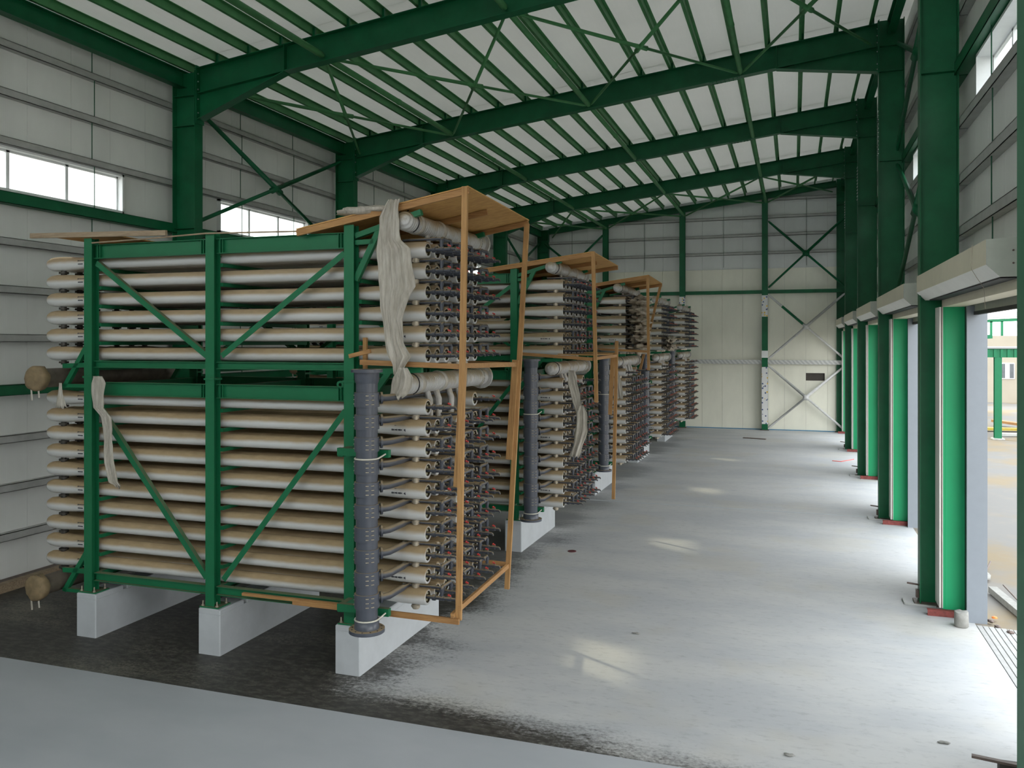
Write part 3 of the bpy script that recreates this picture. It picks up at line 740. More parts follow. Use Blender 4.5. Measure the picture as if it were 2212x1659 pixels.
# ------------------------------------------------------------------ membrane rack (built once, copied with its parts)
R0 = (-8.9, 11.1, 0.736)
rack = thing('membrane_rack', R0)
PCX = (-11.412, -8.905, -6.371)
YF0, YB0 = 11.18, 13.80
ROWS = [1.178+0.3176*i for i in range(10)]+[4.812+0.3176*i for i in range(6)]
CY = (11.432, 11.778, 12.138, 12.648, 13.029, 13.373)
RIM = -5.21
G = M['green']
for yy_ in (YF0, YB0):
    for xc in PCX:
        MB().ibeam((xc, yy_, 0.756), (xc, yy_, 4.40), 0.16, 0.168, 0.013, 0.010, up=(0, 1, 0)).build('lower_post', G, rack)
        MB().ibeam((xc, yy_, 4.432), (xc, yy_, 6.785), 0.16, 0.168, 0.013, 0.010, up=(0, 1, 0)).build('upper_post', G, rack)
        MB().box(xc-0.10, xc+0.10, yy_-0.10, yy_+0.10, 4.40, 4.432).build('joint_plate', G, rack)
        bp = MB().box(xc-0.17, xc+0.19, yy_-0.115, yy_+0.20, 0.737, 0.757).build('base_plate', G, rack)
        mb = MB()
        for dx, dy in ((-0.13, -0.08), (0.14, -0.08), (-0.13, 0.15), (0.14, 0.15)):
            mb.tube((xc+dx, yy_+dy, 0.757), (xc+dx, yy_+dy, 0.84), 0.012, 6); mb.lathe((xc+dx, yy_+dy, 0.757), (0, 0, 1), [(0, 0.024), (0.022, 0.024), (0.022, 0.0)], 6, (1,))
        tag(mb.build('anchor_bolts', M['coupling'], bp), kind='stuff')
    for a, c in zip(PCX, PCX[1:]):
        for z, h, nm in ((6.56, 0.24, 'top_beam'), (4.635, 0.115, 'middle_beam'), (4.22, 0.225, 'middle_beam'), (1.0, 0.14, 'bottom_beam')):
            be = MB().ibeam((a+0.084, yy_+0.02, z), (c-0.084, yy_+0.02, z), h, 0.115, 0.010, 0.008).build(nm, G, rack)
            if h > 0.2:
                mb = MB()
                for xx_ in (a+0.16, a+0.21, c-0.16, c-0.21): mb.box(xx_-0.005, xx_+0.005, yy_-0.033, yy_+0.07, z-h/2+0.01, z+h/2-0.01)
                tag(mb.build('stiffeners', G, be), kind='stuff')
    d_ = -1 if yy_ == YF0 else 1
    for p, q in (((-11.25, 6.36), (-8.99, 4.79)), ((-8.69, 4.79), (-6.46, 6.36)), ((-11.25, 3.95), (-8.99, 1.20)), ((-8.66, 1.20), (-6.45, 3.96))):
        MB().sweep([(-0.045, -0.04), (0.045, -0.04), (0.045, 0.04), (0.036, 0.04), (0.036, -0.031), (-0.045, -0.031)][::1], (p[0], yy_+d_*0.02, p[1]), (q[0], yy_+d_*0.02, q[1]), up=(0, -d_, 0)).build('diagonal_brace', G, rack)
    # lifting eye on the lower module, knee braces and header brackets at both ends
    MB().lathe((-6.56, yy_-0.01, 4.36), (0, 1, 0), [(0, 0.028), (0, 0.062), (0.02, 0.062), (0.02, 0.028), (0, 0.028)], 16, (1, 2, 3)).build('lifting_eye', G, rack)
    MB().bar((-6.29, yy_, 6.62), (-5.2, yy_, 6.93), 0.08, 0.08).build('header_bracket', G, rack)
    MB().bar((-6.29, yy_, 5.95), (-5.86, yy_, 6.76), 0.07, 0.09).bar((-6.29, yy_, 6.52), (-5.98, yy_, 6.53), 0.07, 0.07).build('knee_brace', G, rack)
    MB().bar((-6.29, yy_, 4.56), (-5.19, yy_, 4.60), 0.08, 0.08).build('header_bracket', G, rack)
    MB().bar((-6.29, yy_, 3.85), (-5.72, yy_, 4.57), 0.07, 0.09).build('knee_brace', G, rack)
    for zz in (4.62, 1.08):
        MB().bar((-11.49, yy_, zz), (-12.02, yy_, zz-0.02), 0.07, 0.08).bar((-11.99, yy_, zz-0.38), (-11.49, yy_, zz+0.34), 0.07, 0.08).bar((-12.02, yy_, zz-0.36), (-11.49, yy_, zz-0.36), 0.07, 0.06).build('knee_brace', G, rack)
for xc in PCX:
    for z, h in ((6.50, 0.20), (4.60, 0.14), (4.20, 0.20), (1.0, 0.14)):
        MB().ibeam((xc, YF0+0.085, z), (xc, YB0-0.085, z), h, 0.11, 0.01, 0.008).build('cross_beam', G, rack)
sup = None
for z in ROWS:
    for xc in PCX:
        if sup is None:
            sup = MB().box(-0.03, 0.03, 0, YB0-YF0-0.16, -0.03, 0.03).build('saddle_bar', G, rack, off=(0, 0, 0)); me_s = sup.data; o = sup
        else: o = link('saddle_bar', me_s, rack)
        o.location = V((xc+0.10, YF0+0.08, z-0.137))-V(R0)

# pressure vessel; its local origin is the centre of the open right-hand rim
VB = MB().lathe((0, 0, 0), (1, 0, 0), [(-7.43, 0), (-7.425, .045), (-7.395, .085), (-7.33, .114), (-7.22, .127), (-7.04, .1265), (-6.88, .118), (-6.68, .105), (-1.20, .1025), (-.95, .105), (-.68, .115), (-.45, .1275), (-.14, .1275), (-.01, .122), (0, .120), (0, .089)], 24, (15, 16))
PLUG = MB().lathe((0, 0, 0), (1, 0, 0), [(-.001, .0895), (-.06, .088), (-.06, .03), (-.03, .026)], 20, (1, 2))
KEYS = MB()
for a in (0.6, 2.2, 3.6, 5.2): KEYS.bar((-.058, math.cos(a)*.062, math.sin(a)*.062), (-.03, math.cos(a)*.066, math.sin(a)*.066), 0.024, 0.03)
PIPE = MB().lathe((0, 0, 0), (1, 0, 0), [(-.08, .027), (.07, .027), (.075, .046), (.125, .046), (.13, .029), (.185, .029), (.187, .038), (.26, .038), (.262, .025), (.32, .025), (.322, .035), (.375, .035), (.377, .022), (.44, .022), (.44, 0)], 10, (1, 2, 3, 4, 5, 6, 7, 8, 9, 10, 11, 12, 13))
PIPE.path([(.425, 0, 0), (.452, 0, -.004), (.458, 0, -.035)], .014, 6)
PIPE.tube((.35, 0, .02), (.35, 0, .048), .009, 6)
HAND = MB().box(.336, .366, -.012, .012, .044, .060).box(.326, .340, -.020, .020, .050, .070).box(.360, .372, -.008, .008, .036, .052)
COUP = MB().lathe((-.20, 0, -.122), (0, 0, -1), [(0, .050), (.012, .050), (.014, .064), (.058, .064), (.060, .050), (.074, .050)], 14, (1, 2, 3, 4)).box(-.275, -.255, -.014, .014, -.175, -.145)
COUL = MB().lathe((-7.085, 0, -.122), (0, 0, -1), [(0, .046), (.018, .046), (.019, .082), (.050, .082), (.052, .050), (.074, .050)], 14, (1, 2, 3, 4))
def bridge(dy):
    mb = MB(); h = .159; R = .03
    mb.path([(.222, 0, .02), (.222, 0, h-R), (.222, R*.3, h-R*.3), (.222, R, h), (.222, dy-R, h), (.222, dy-R*.3, h-R*.3), (.222, dy, h-R), (.222, dy, .02)], .027, 10)
    for y_ in (0, dy): mb.lathe((.222, y_, h-.07), (0, 0, 1), [(0, .033), (.05, .033)], 10)
    for y_ in (.03, dy-.075): mb.lathe((.222, y_, h), (0, 1, 0), [(0, .033), (.045, .033)], 10)
    mb.path([(.222, 0, h), (.12, 0, h), (-.42, 0, h)], .021, 8); mb.lathe((.06, 0, h), (1, 0, 0), [(0, .03), (.07, .03)], 10)
    return mb
BR1, BR2 = bridge(.346), bridge(.510)
MARK = MB()
for i, (w_, h_) in enumerate(((.020, .026), (.016, .022), (.022, .018), (.014, .024), (.024, .018), (.018, .024), (.012, .018))):
    x_ = -.548+i*.027; MARK.box(x_, x_+w_, -.1248+.0012*i*-1, -.10, -.030-h_/2, -.030+h_/2)
MARK.add([(-.345, -.1305, -.03), (-.318, -.1305, -.012), (-.318, -.1305, -.052), (-.345, -.1, -.03), (-.318, -.1, -.012), (-.318, -.1, -.052)], [(0, 1, 2), (3, 5, 4), (0, 3, 4, 1), (1, 4, 5, 2), (2, 5, 3, 0)])
MARK.box(-.50, -.33, -.122, -.09, .030, .038)
MARKL = MB().box(-6.655, -6.55, -.109, -.08, -.028, -.012).box(-6.665, -6.48, -.102, -.08, .034, .044).box(-6.665, -6.655, -.104, -.08, .024, .048)
meshes = {}
def shared(key, mb, mat, parent):
    if key not in meshes:
        o = mb.build(key, mat, parent, off=(0, 0, 0)); meshes[key] = o.data
        return o
    return link(meshes[key].name.split('.')[0], meshes[key], parent)
for i, z in enumerate(ROWS):
    for j, y in enumerate(CY):
        if i == 9 and j in (1, 2, 3, 4): continue
        loc = V((RIM, y, z))-V(R0)
        v = shared('pressure_vessel', VB, M['vessel'], rack); v.location = loc
        shared('end_plug', PLUG, M['plug'], v); shared('plug_keys', KEYS, M['plug_key'], v)['kind'] = 'stuff'
        shared('permeate_pipe', PIPE, M['pvc'], v); shared('valve_handle', HAND, M['red'], v)
        if not (i == 9 and j > 0):
            shared('port_coupling', COUP, M['coupling'], v)
            key = 'port_coupling_left'
            if key not in meshes:
                o = COUL.build('port_coupling', M['dark_coupling'], v, off=(0, 0, 0)); meshes[key] = o.data
            else: link('port_coupling', meshes[key], v)
        if j in (0, 2, 4) and i != 9:
            key = 'bridge2' if j == 2 else 'bridge1'
            if key not in meshes:
                o = (BR2 if j == 2 else BR1).build('bridge_pipe', M['pvc'], v, off=(0, 0, 0)); meshes[key] = o.data
            else: link('bridge_pipe', meshes[key], v)
        if j == 0:
            if i in (8, 5, 1, 11): shared('printed_mark', MARK, M['mark'], v)
            if i != 10:
                if 'ml' not in meshes: meshes['ml'] = MARKL.build('printed_mark', M['mark'], v, off=(0, 0, 0)).data
                else: link('printed_mark', meshes['ml'], v)

# grey standpipe with bolted saddles
SPX, SPY = -5.763, 10.55
sp = MB().lathe((SPX, SPY, .885), (0, 0, 1), [(0, .155), (3.73, .155)], 28).build('standpipe', M['pvc_clean'], rack)
for z0, z1, fl_ in ((.885, 1.06, 0), (4.44, 4.62, 1)):
    pr = [(0, .13), (0, .255), (.05, .255), (.052, .178), (.19, .172), (.19, .16)]
    if fl_: MB().lathe((SPX, SPY, 4.625), (0, 0, -1), [(0, .13), (0, .225), (.045, .225), (.047, .178), (.16, .172), (.2, .16)], 28, (1, 2, 3)).build('flange', M['pvc_clean'], sp)
    else:
        mb = MB().lathe((SPX, SPY, .885), (0, 0, 1), pr, 28, (1, 2, 3))
        mb.build('flange', M['pvc_clean'], sp)
        mb = MB()
        for q in range(12):
            a = q*math.pi/6+.2; mb.lathe((SPX+math.cos(a)*.215, SPY+math.sin(a)*.215, .935), (0, 0, 1), [(0, .013), (.004, .013), (.004, 0)], 8, (1,))
        tag(mb.build('bolt_holes', M['black'], sp), kind='stuff')
for j in range(10):
    z = 4.192-.3176*j
    mb = MB().lathe((SPX, SPY, z-.102), (0, 0, 1), [(0, .154), (0, .177), (.204, .177), (.204, .154)], 28, (1, 2))
    c_ = mb.build('saddle_clamp', M['pvc_clean'], sp)
    mb = MB()
    for a, sg in ((-1.05, 1), (-.62, 1), (3.35, 1)):
        for dz in (-.062, 0, .062):
            p = V((SPX+math.cos(a)*.177, SPY+math.sin(a)*.177, z+dz)); t_ = V((-math.sin(a), math.cos(a), 0))
            mb.tube(p-t_*.022+V((math.cos(a), math.sin(a), 0))*.006, p+t_*.022+V((math.cos(a), math.sin(a), 0))*.006, .0075, 6)
    o = mb.build('saddle_bolts', M['coupling'], sp); o['kind'] = 'stuff'
    ax = V((0.80, 0.60, 0)).normalized(); p0 = V((SPX, SPY, z+.02))+ax*.16
    mb = MB().lathe(p0, ax, [(0, .055), (.03, .055), (.03, .086), (.06, .086), (.06, .05)], 18, (1, 2, 3))
    p1 = p0+ax*.06; xq = p1.x+.06
    mb.path([p1, p1+ax*.03, (xq, p1.y+.09, z+.02), (xq, 11.22, z+.01), (xq, 11.32, z), (xq, 13.3, z)], [.05, .05, .05, .048, .03, .03], 12)
    mb.build('branch_pipe', M['pvc'], rack)
for zz in (3.40, 1.11):
    MB().box(-6.36, -5.52, 10.74, 10.82, zz-.055, zz+.055).bar((-6.33, 10.78, zz-.02), (-6.33, 11.1, zz-.02), .09, .12).build('standpipe_bracket', G, rack)
    MB().path([(SPX+.17*math.cos(a), SPY+.17*math.sin(a), zz-.045) for a in [math.pi*(.95+q*.12) for q in range(10)]]+[(-5.56, 10.73, zz-.0)], .012, 6).build('strap', M['strap'], rack)

# wrapped headers
def header(x, y0, y1, z, r, stubs, z_end):
    pr = [(-.12, 0), (-.115, r*.35), (-.09, r*.68), (-.05, r*.9), (0, r), (y1-y0-.1, r), (y1-y0-.1, r*1.42), (y1-y0-.04, r*1.42), (y1-y0-.04, r*.8)]
    h = MB().lathe((x, y0, z), (0, 1, 0), pr, 24, (5, 6, 7)).build('wrapped_header', M['wrap'], rack)
    for k in range(4):
        y_ = y0+.35+k*(y1-y0-.7)/3.0; MB().lathe((x, y_-.04, z), (0, 1, 0), [(0, r), (.01, r+.012+.006*(k % 2)), (.10, r+.01), (.11, r)], 20).build('wrap_band', M['film'], h)
    for y_ in (y0+.16, y1-.32):
        MB().path([(x+.155*math.cos(a)*r/.15, y_, z+.155*math.sin(a)*r/.15) for a in [math.pi*(q/12.0)*1.3-.9-.3 for q in range(13)]]+[(x-.02, y_, z+.19)], .011, 6).build('u_bolt', M['black'], h)
    for y_ in stubs: MB().path([(x+.03, y_, z-r*.7), (x+.09, y_, z-r-.12), (x+.09, y_, z_end)], .052, 10).build('drop_pipe', M['wrap'], h)
    return h
header(-5.44, 11.12, 14.25, 6.80, .148, (11.8, 12.65, 13.4), 6.55)
header(-5.44, 11.12, 14.35, 4.385, .155, (11.80, 12.14, 12.65, 13.03), 3.80)
for zz in (4.395, .83):
    x = -12.22; y0 = 10.78
    h = MB().lathe((x, y0, zz), (0, 1, 0), [(0, .205), (.02, .215), (.03, .165), (3.2, .165), (3.2, 0)], 22, (1, 2, 3)).build('end_header', M['dark_pipe'], rack)
    mb = MB().lathe((x, y0, zz), (0, 1, 0), [(-.05, 0), (-.05, .16), (-.035, .205), (0, .222), (.09, .215), (.12, .18)], 22)
    for i, p in enumerate(mb.v):
        d = mn.noise(V(p)*9)*.02; mb.v[i] = (p[0]+d, p[1]+d, p[2]+d)
    mb.build('wrapped_cap', M['cap_wrap'], h)
    mb = MB()
    for dx, L in ((-.10, .17), (.06, .12)): mb.sweep([(-.012, -.003), (.012, -.003), (.02, .003), (-.02, .003)], (x+dx, y0+.0, zz-.19), (x+dx+.03, y0-.01, zz-.19-L-.02), up=(0, 1, 0))
    tag(mb.build('tape_tails', M['film'], h), kind='stuff')

lab = ('nearest and largest green rack of white pressure vessels, at the left', 'second rack of white vessels, just behind the nearest rack', 'third rack of white vessels, its upper valves bagged in plastic', 'fourth rack of white vessels, second from the end wall', 'farthest rack of white vessels, against the end wall')
km = kids_map()
for r in range(5):
    o = rack if r == 0 else copy_tree(rack, km)
    o.location = V(R0)+V((0, PITCH*r, 0))
    tag(o, lab[r], 'membrane rack', 'membrane racks')

# ------------------------------------------------------------------ timber and plywood canopies
def sheet(mb, a, b, c, d, tk=.018):
    """quad plate: a,b front edge; c,d back edge (c behind b)"""
    a, b, c, d = map(V, (a, b, c, d)); n_ = (b-a).cross(d-a).normalized()*tk
    if n_.z < 0: n_ = -n_
    vs = [a, b, c, d, a+n_, b+n_, c+n_, d+n_]
    return mb.add(vs, [(0, 3, 2, 1), (4, 5, 6, 7), (0, 1, 5, 4), (1, 2, 6, 5), (2, 3, 7, 6), (3, 0, 4, 7)])
def canopy(Y, x0, z0, x1, z1, dep, label, seams):
    t_ = thing('plywood_canopy', ((x0+x1)/2, Y, z0), label, 'canopy', 'plywood canopies')
    sl = (z1-z0)/(x1-x0); zz = lambda x: z0+sl*(x-x0)
    xs = [x0]+list(seams)+[x1]
    for a, c in zip(xs, xs[1:]):
        sheet(MB(), (a+.004, Y-.05, zz(a)+.05), (c-.002, Y-.05, zz(c)+.05), (c-.002, Y+dep+.03, zz(c)-.03), (a+.004, Y+dep+.03, zz(a)-.03)).build('plywood_sheet', M['ply'], t_)
    for i, yy_ in enumerate((Y-.02, Y+dep*.5, Y+dep-.02)):
        dz = -.08*(yy_-Y)/dep
        MB().bar((x0, yy_, zz(x0)+dz-.0), (x1-(.25 if i == 1 else 0), yy_, zz(x1 if i != 1 else x1-.25)+dz-.0), .045, .09).build('batten', M['wood_h'], t_)
    return t_
def post(t_, p, q, w=.052, h=.085, name='post'):
    return MB().bar(p, q, w, h, up=(1, 0, 0)).build(name, M['wood_v'], t_)
def rail(t_, p, q, w=.045, h=.075): return MB().bar(p, q, w, h).build('rail', M['wood_h'], t_)
c1 = canopy(11.08, -7.25, 6.69, -4.40, 7.18, 2.82, 'plywood canopy on tall timber posts over the right end of the nearest rack', (-5.95,))
post(c1, (-4.455, 11.05, 7.24), (-4.555, 11.05, 1.02)); post(c1, (-4.50, 11.10, 4.70), (-4.60, 11.10, 2.92), .05, .10)
post(c1, (-4.43, 13.88, 7.09), (-4.80, 13.88, .65)); post(c1, (-4.62, 13.82, 4.70), (-4.74, 13.82, 2.95), .05, .11)
rail(c1, (-6.15, 11.06, 4.71), (-4.53, 11.06, 4.66)); rail(c1, (-4.53, 11.08, 4.67), (-4.62, 13.86, 4.62)); rail(c1, (-6.2, 13.86, 4.66), (-4.62, 13.86, 4.62))
rail(c1, (-7.27, 10.98, 1.03), (-4.52, 10.98, 1.02), .04, .08); rail(c1, (-4.53, 11.02, 1.20), (-4.78, 13.88, 1.06)); rail(c1, (-4.62, 10.96, 1.10), (-4.62, 11.18, 1.11), .05, .07); rail(c1, (-6.3, 13.88, 1.12), (-4.8, 13.88, 1.08))
post(c1, (-6.20, 11.30, 5.08), (-6.20, 11.30, 4.45), .05, .06); rail(c1, (-6.3, 11.0, 4.80), (-5.95, 11.0, 4.88), .05, .06)
c2 = canopy(18.90, -7.11, 6.74, -4.40, 7.06, 2.82, 'plywood canopy over the right end of the second rack', (-5.8,))
post(c2, (-4.41, 18.88, 7.12), (-4.335, 18.88, 3.62)); post(c2, (-4.43, 21.7, 5.05), (-4.52, 21.7, .86)); post(c2, (-4.53, 21.66, 4.64), (-4.60, 21.66, 3.10), .05, .10)
rail(c2, (-6.2, 18.88, 4.74), (-4.42, 18.88, 4.62)); rail(c2, (-4.40, 18.9, 4.63), (-4.44, 21.7, 4.66)); rail(c2, (-6.2, 21.68, 4.74), (-4.44, 21.68, 4.70))
sheet(MB(), (-5.3, 19.0, 4.72), (-4.45, 19.0, 4.70), (-4.45, 21.3, 4.70), (-5.3, 21.3, 4.72)).build('plywood_sheet', M['ply'], c2)
c3 = canopy(26.71, -6.6, 6.83, -4.40, 7.12, 2.78, 'plywood canopy with one slanting post over the third rack', (-5.5,))
post(c3, (-4.44, 26.69, 7.17), (-4.41, 26.69, 4.12)); post(c3, (-4.43, 29.46, 7.10), (-5.22, 29.46, 3.85))
rail(c3, (-6.2, 26.69, 4.80), (-4.44, 26.69, 4.72)); rail(c3, (-4.42, 26.7, 5.0), (-5.0, 29.4, 4.9))
# left-hand boards over the nearest rack
c4 = thing('plywood_canopy', (-11.2, 11.1, 6.8), 'weathered board canopy sticking out over the left end of the nearest rack', 'canopy', 'plywood canopies')
MB().bar((-12.63, 11.05, 6.87), (-9.72, 11.05, 6.80), .05, .085).build('batten', M['wood_old'], c4)
MB().bar((-12.60, 12.5, 6.84), (-9.8, 12.5, 6.80), .05, .085).build('batten', M['wood_h'], c4)
sheet(MB(), (-12.63, 11.08, 6.90), (-11.2, 11.08, 6.87), (-11.2, 13.6, 6.86), (-12.63, 13.6, 6.89), .015).build('plywood_sheet', M['ply'], c4)
tag(MB().path([(-11.3, 11.08, 6.70), (-10.2, 11.07, 6.72), (-8.95, 11.06, 6.76), (-7.2, 11.07, 6.72)], .014, 6).build('timber_lath', M['wood_old']), 'thin brown lath lying along the top beam of the nearest rack', 'lath')
tag(MB().bar((-8.2, 11.0, 1.055), (-6.35, 11.0, 1.06), .05, .045).build('timber_lath', M['wood_h']), 'short timber batten lying on the bottom beam of the nearest rack', 'lath')

# ------------------------------------------------------------------ plastic film
def film(name, y, rows, label, cat='plastic sheet', fold=.05, nu=26, sub=4, group=None, seed=0, rag=.10):
    rs = random.Random(seed); mb = MB(); pts = []
    R_ = []
    for (z, a, c), (z2, a2, c2) in zip(rows, rows[1:]):
        for s_ in range(sub):
            f_ = s_/sub; R_.append((z+(z2-z)*f_, a+(a2-a)*f_, c+(c2-c)*f_))
    R_.append(rows[-1]); nv = len(R_); nu_ = nu
    for iv, (z, a, c) in enumerate(R_):
        for iu in range(nu_+1):
            u = iu/nu_; x = a+(c-a)*u
            n1 = mn.noise(V((u*5.5+seed, z*.55, seed*1.7))); n2 = mn.noise(V((u*15+seed*3, z*1.4, 4.1)))
            ex = mn.noise(V((z*4.0, seed*2.2, u*2)))*.03
            yy_ = y-abs(n1)*fold*1.6-n2*fold*.5
            dz = 0
            if iv >= nv-2: dz = rag*mn.noise(V((u*9, seed, 2)))*(1 if iv == nv-1 else .4)
            pts.append((x+ex*(1 if iu in (0, nu_) else .4), yy_, z+dz+.01*n2))
    fs = [(i*(nu_+1)+j, i*(nu_+1)+j+1, (i+1)*(nu_+1)+j+1, (i+1)*(nu_+1)+j) for i in range(nv-1) for j in range(nu_)]
    mb.add(pts, fs, True); o = mb.build(name, M['film'])
    sd = o.modifiers.new('thickness', 'SOLIDIFY'); sd.thickness = .002
    return tag(o, label, cat, group)
film('plastic_sheet', 10.98, [(7.10, -5.63, -5.43), (7.04, -5.67, -5.44), (6.84, -5.76, -5.45), (6.5, -5.80, -5.41), (6.37, -5.82, -5.27), (5.82, -5.79, -5.22), (5.69, -5.79, -5.30), (5.34, -5.72, -5.42), (5.0, -5.68, -5.36), (4.8, -5.64, -5.25), (4.67, -5.56, -5.36), (4.54, -5.53, -5.42)], 'dusty plastic sheet hanging from the nearest canopy down past the upper vessels', fold=.07, sub=6, seed=3)
film('plastic_sheet', 10.93, [(4.64, -5.43, -5.30), (4.5, -5.52, -5.20), (4.36, -5.57, -5.22), (4.25, -5.60, -5.30), (4.20, -5.61, -5.38)], 'torn plastic flap over the near end of the lower header of the nearest rack', fold=.05, seed=8, nu=18)
film('plastic_sheet', 10.98, [(4.44, -11.14, -10.97), (4.32, -11.18, -10.90), (4.10, -11.17, -10.93), (3.91, -11.16, -10.95), (3.76, -11.0, -10.78), (3.55, -10.95, -10.74), (3.37, -10.93, -10.75), (2.99, -10.92, -10.71), (2.68, -10.83, -10.62), (2.62, -10.68, -10.56)], 'twisted plastic strip tied to the left post of the nearest rack', fold=.045, seed=11, nu=16)
film('plastic_sheet', 10.72, [(4.33, -11.64, -11.58), (4.15, -11.67, -11.55), (3.92, -11.71, -11.44)], 'small plastic tail hanging from the upper end header of the nearest rack', fold=.02, seed=13, nu=8)
film('plastic_sheet', 18.78, [(4.36, -4.97, -4.83), (4.03, -4.98, -4.74), (3.6, -4.87, -4.66), (3.28, -4.76, -4.62)], 'plastic rag hanging from the lower header of the second rack', fold=.05, seed=17, nu=14)
film('plastic_sheet', 18.62, [(3.56, -4.66, -4.56), (3.4, -4.73, -4.49), (2.97, -4.77, -4.47), (2.65, -4.82, -4.58), (2.37, -4.91, -4.66)], 'plastic rag caught on the valves of the second rack, halfway down', fold=.06, seed=19, nu=16)
film('plastic_sheet', 26.5, [(4.5, -5.9, -5.45), (4.1, -5.95, -5.35), (3.7, -5.85, -5.25), (3.2, -5.6, -5.2)], 'plastic rag under the lower header of the third rack', fold=.06, seed=23, nu=14)
# film lying in a heap over the canopy edge
def crumple(name, c, size, label, cat, seed, group=None, mat='film', amp=.35, n=20):
    mb = MB(); nv = n//2; pts = []
    for i in range(nv+1):
        for j in range(n):
            a = math.pi*i/nv; b_ = 2*math.pi*j/n; d = V((math.sin(a)*math.cos(b_), math.sin(a)*math.sin(b_), math.cos(a)))
            k = 1+amp*mn.noise(d*2.2+V((seed, seed*.7, 0)))+amp*.55*mn.noise(d*5.5+V((0, seed, 3)))
            pts.append((c[0]+d.x*size[0]*k, c[1]+d.y*size[1]*k, c[2]+d.z*size[2]*k))
    fs = [(i*n+j, i*n+(j+1) % n, (i+1)*n+(j+1) % n, (i+1)*n+j) for i in range(nv) for j in range(n)]
    mb.add(pts, fs, True); return tag(mb.build(name, M[mat]), label, cat, group)
crumple('plastic_heap', (-6.05, 11.2, 6.99), (.55, .28, .075), 'crumpled plastic film heaped on the front edge of the nearest canopy', 'plastic heap', 5)
for i in range(6):
    z = ROWS[10+i]
    crumple('plastic_bundle', (-4.90, 26.72+.95+.15*(i % 2), z-.01), (.30, 1.0, .17), 'crumpled plastic bag over the third rack valves, upper block row %s from the top' % ('six', 'five', 'four', 'three', 'two', 'one')[i], 'plastic bundle', 31+i, 'plastic bundles on the valves', 'dirty_film', amp=.6, n=34)
for i in (0, 1):
    crumple('plastic_bundle', (-4.93, 34.54+.9, ROWS[10+i]), (.2, .9, .14), 'crumpled plastic bag over the fourth rack valves, %s row of the upper block' % ('bottom', 'second lowest')[i], 'plastic bundle', 51+i, 'plastic bundles on the valves', 'dirty_film', amp=.6, n=30)

# ------------------------------------------------------------------ small things on the floor
tag(MB().lathe((-5.03, 19.32, 0), (0, 0, 1), [(0, .10), (.008, .105), (.012, .10), (.012, 0)], 24, (2,)).build('drain_cover', M['maroon']), 'small round maroon cover on the floor beside the second rack', 'floor cover')
tag(MB().bar((-2.5, 45.2, .02), (-1.35, 44.9, .02), .16, .035).build('floor_board', M['rust']), 'brown board lying on the floor in front of the end wall', 'board')
tag(MB().path([(1.55, 37.6, .012), (1.9, 37.5, .012), (2.15, 37.9, .012), (2.45, 38.4, .012)], .018, 6).build('red_cable', M['cable']), 'thin red cable on the floor by the third right column', 'cable')

tag(MB().bar((-15.02, 11.5, .09), (-15.02, 15.4, .09), .16, .18).build('floor_board', M['wood_old']), 'timber plank lying along the foot of the left wall', 'board')
for (xx_, yy_, lab_) in ((-2.55, 14.2, 'small grey scrap on the floor just behind the brightest sun patch'), (1.78, 11.55, 'brown leaf-like scrap on the floor near the bottom right corner'), (-0.05, 10.6, 'dark crumb of dirt on the floor above the painted slab')):
    crumple('scrap', (xx_, yy_, .012), (.07, .035, .010), lab_, 'scrap', xx_*3, None, 'cement', .6, 12)
# ------------------------------------------------------------------ yard outside the doors
pst = thing('canopy_post', (10.12, 49.3, 0), 'bright green steel post standing in the sunny yard', 'post')
MB().ibeam((10.12, 49.3, .02), (10.12, 49.3, 4.24), .26, .34, .014, .01, up=(0, 1, 0)).build('shaft', M['ext_green'], pst)
MB().box(9.85, 10.4, 49.0, 49.6, -.05, .02).build('base_plate', M['galv'], pst)
eb = thing('eave_canopy', (12, 49.3, 4.3), 'green ribbed canopy fascia carried by the yard post', 'canopy')
MB().box(6.5, 22, 49.2, 49.45, 4.24, 4.70).build('fascia', M['ext_green'], eb)
for i in range(50): MB().box(6.5+i*.31, 6.62+i*.31, 49.14, 49.2, 4.24, 4.66).build('fascia_rib', M['ext_green'], eb)
MB().box(6.5, 22, 49.1, 56, 4.70, 4.78).build('roof_sheet', M['ext_white'], eb)
hb = thing('site_building', (20, 80, 0), 'long cream single-storey building across the yard', 'building')
mb = MB().box(6, 46, 80, 80.3, -.06, 5.6); mb.build('front_wall', M['ext_cream'], hb)
MB().box(6, 46, 80.3, 95, 5.4, 5.6).build('roof_slab', M['ext_cream'], hb)
for xw in (10.4, 13.6, 16.7, 17.35, 20.6, 23.8, 27):
    w_ = MB().box(xw-.32, xw+.32, 79.93, 80.0, 1.95, 3.3).build('window', M['white'], hb)
    MB().box(xw-.05, xw+.26, 79.91, 79.93, 2.02, 3.23).build('pane', M['dark_glass'], w_)
fr = thing('steel_skeleton', (20, 92, 5.5), 'green steel skeleton with white roof behind the cream building', 'building')
for xx_ in (14.0, 16.2, 18.27, 19.13, 20.1, 22.0, 24.0): MB().box(xx_-.11, xx_+.11, 96, 96.2, 0, 7.2).build('post', M['ext_green'], fr)
MB().bar((13, 96.1, 7.0), (25, 96.1, 7.5), .2, .30).build('eave_beam', M['ext_green'], fr)
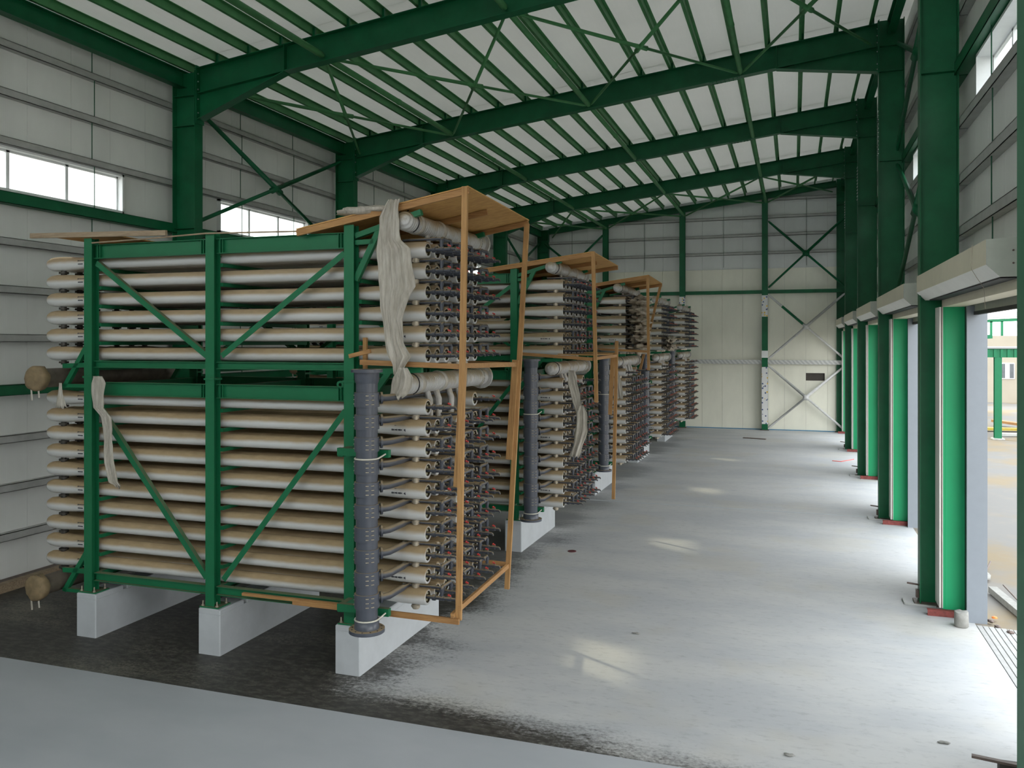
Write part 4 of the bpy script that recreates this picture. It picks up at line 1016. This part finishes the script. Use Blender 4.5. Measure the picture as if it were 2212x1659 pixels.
sheet(MB(), (12, 95.8, 7.2), (26, 95.8, 7.75), (26, 101, 8.35), (12, 101, 7.8), .1).build('roof_sheet', M['ext_white'], fr)
sh = thing('site_building', (11, 62, 0), 'white shed with green gable trim left of the yard post', 'building')
MB().box(4.0, 11.6, 62, 70, -.06, 5.0).build('wall', M['ext_white'], sh)
MB().bar((4.0, 61.95, 4.9), (12.4, 61.95, 5.42), .12, .26).build('gable_trim', M['ext_green'], sh)
for i, (a, b_, m_, lab_) in enumerate((((10.2, 53.8, .08), (13.2, 54.1, .08), 'yellow', 'yellow plank lying behind the yard post'), ((11.6, 57.5, .25), (13.9, 54.9, .10), 'wood_h', 'tilted timber plank right of the yard post'), ((10.6, 51.2, .03), (12.6, 51.6, .03), 'galv', 'grey metal strip on the yard by the green post'))):
    tag(MB().bar(a, b_, .5, .14).build('plank', M[m_]), lab_, 'plank')
def rubble(name, c, size, lab_, cat, seed, mat='cement'): crumple(name, c, size, lab_, cat, seed, None, mat, .5, 14)
tag(MB().bar((3.80, 18.95, .03), (4.02, 16.9, .03), .16, .12).build('cement_beam', M['cement']), 'rough broken concrete strip on the yard outside the nearest doorway', 'concrete strip')
tag(MB().tube((4.02, 19.1, .1), (4.12, 17.2, .03), .014, 6).build('steel_bar', M['rust']), 'thin steel bar beside the broken concrete strip', 'bar')
rubble('rubble', (3.72, 20.3, .02), (.28, .5, .07), 'small pale rubble heap outside the nearest doorway', 'rubble', 71)
tag(MB().tube((3.85, 20.0, .04), (4.15, 20.9, .14), .016, 6).build('steel_bar', M['rust']), 'dark steel bar sticking out of the rubble heap', 'bar')
tag(MB().lathe((3.46, 17.1, 0), (0, 0, 1), [(0, .05), (.02, .045), (.03, .02), (.03, 0)], 10).build('orange_scrap', M['orange']), 'small orange plastic scrap on the ground outside the doorway', 'scrap')
for i, (xx_, yy_) in enumerate(((3.40, 16.6), (3.55, 16.35), (3.36, 16.9))):
    rubble('stone', (xx_, yy_, 0), (.05, .06, .03), 'small brown stone at the end of the threshold, %s' % ('middle one', 'outermost', 'nearest the jamb')[i], 'stone', 81+i, 'rust')
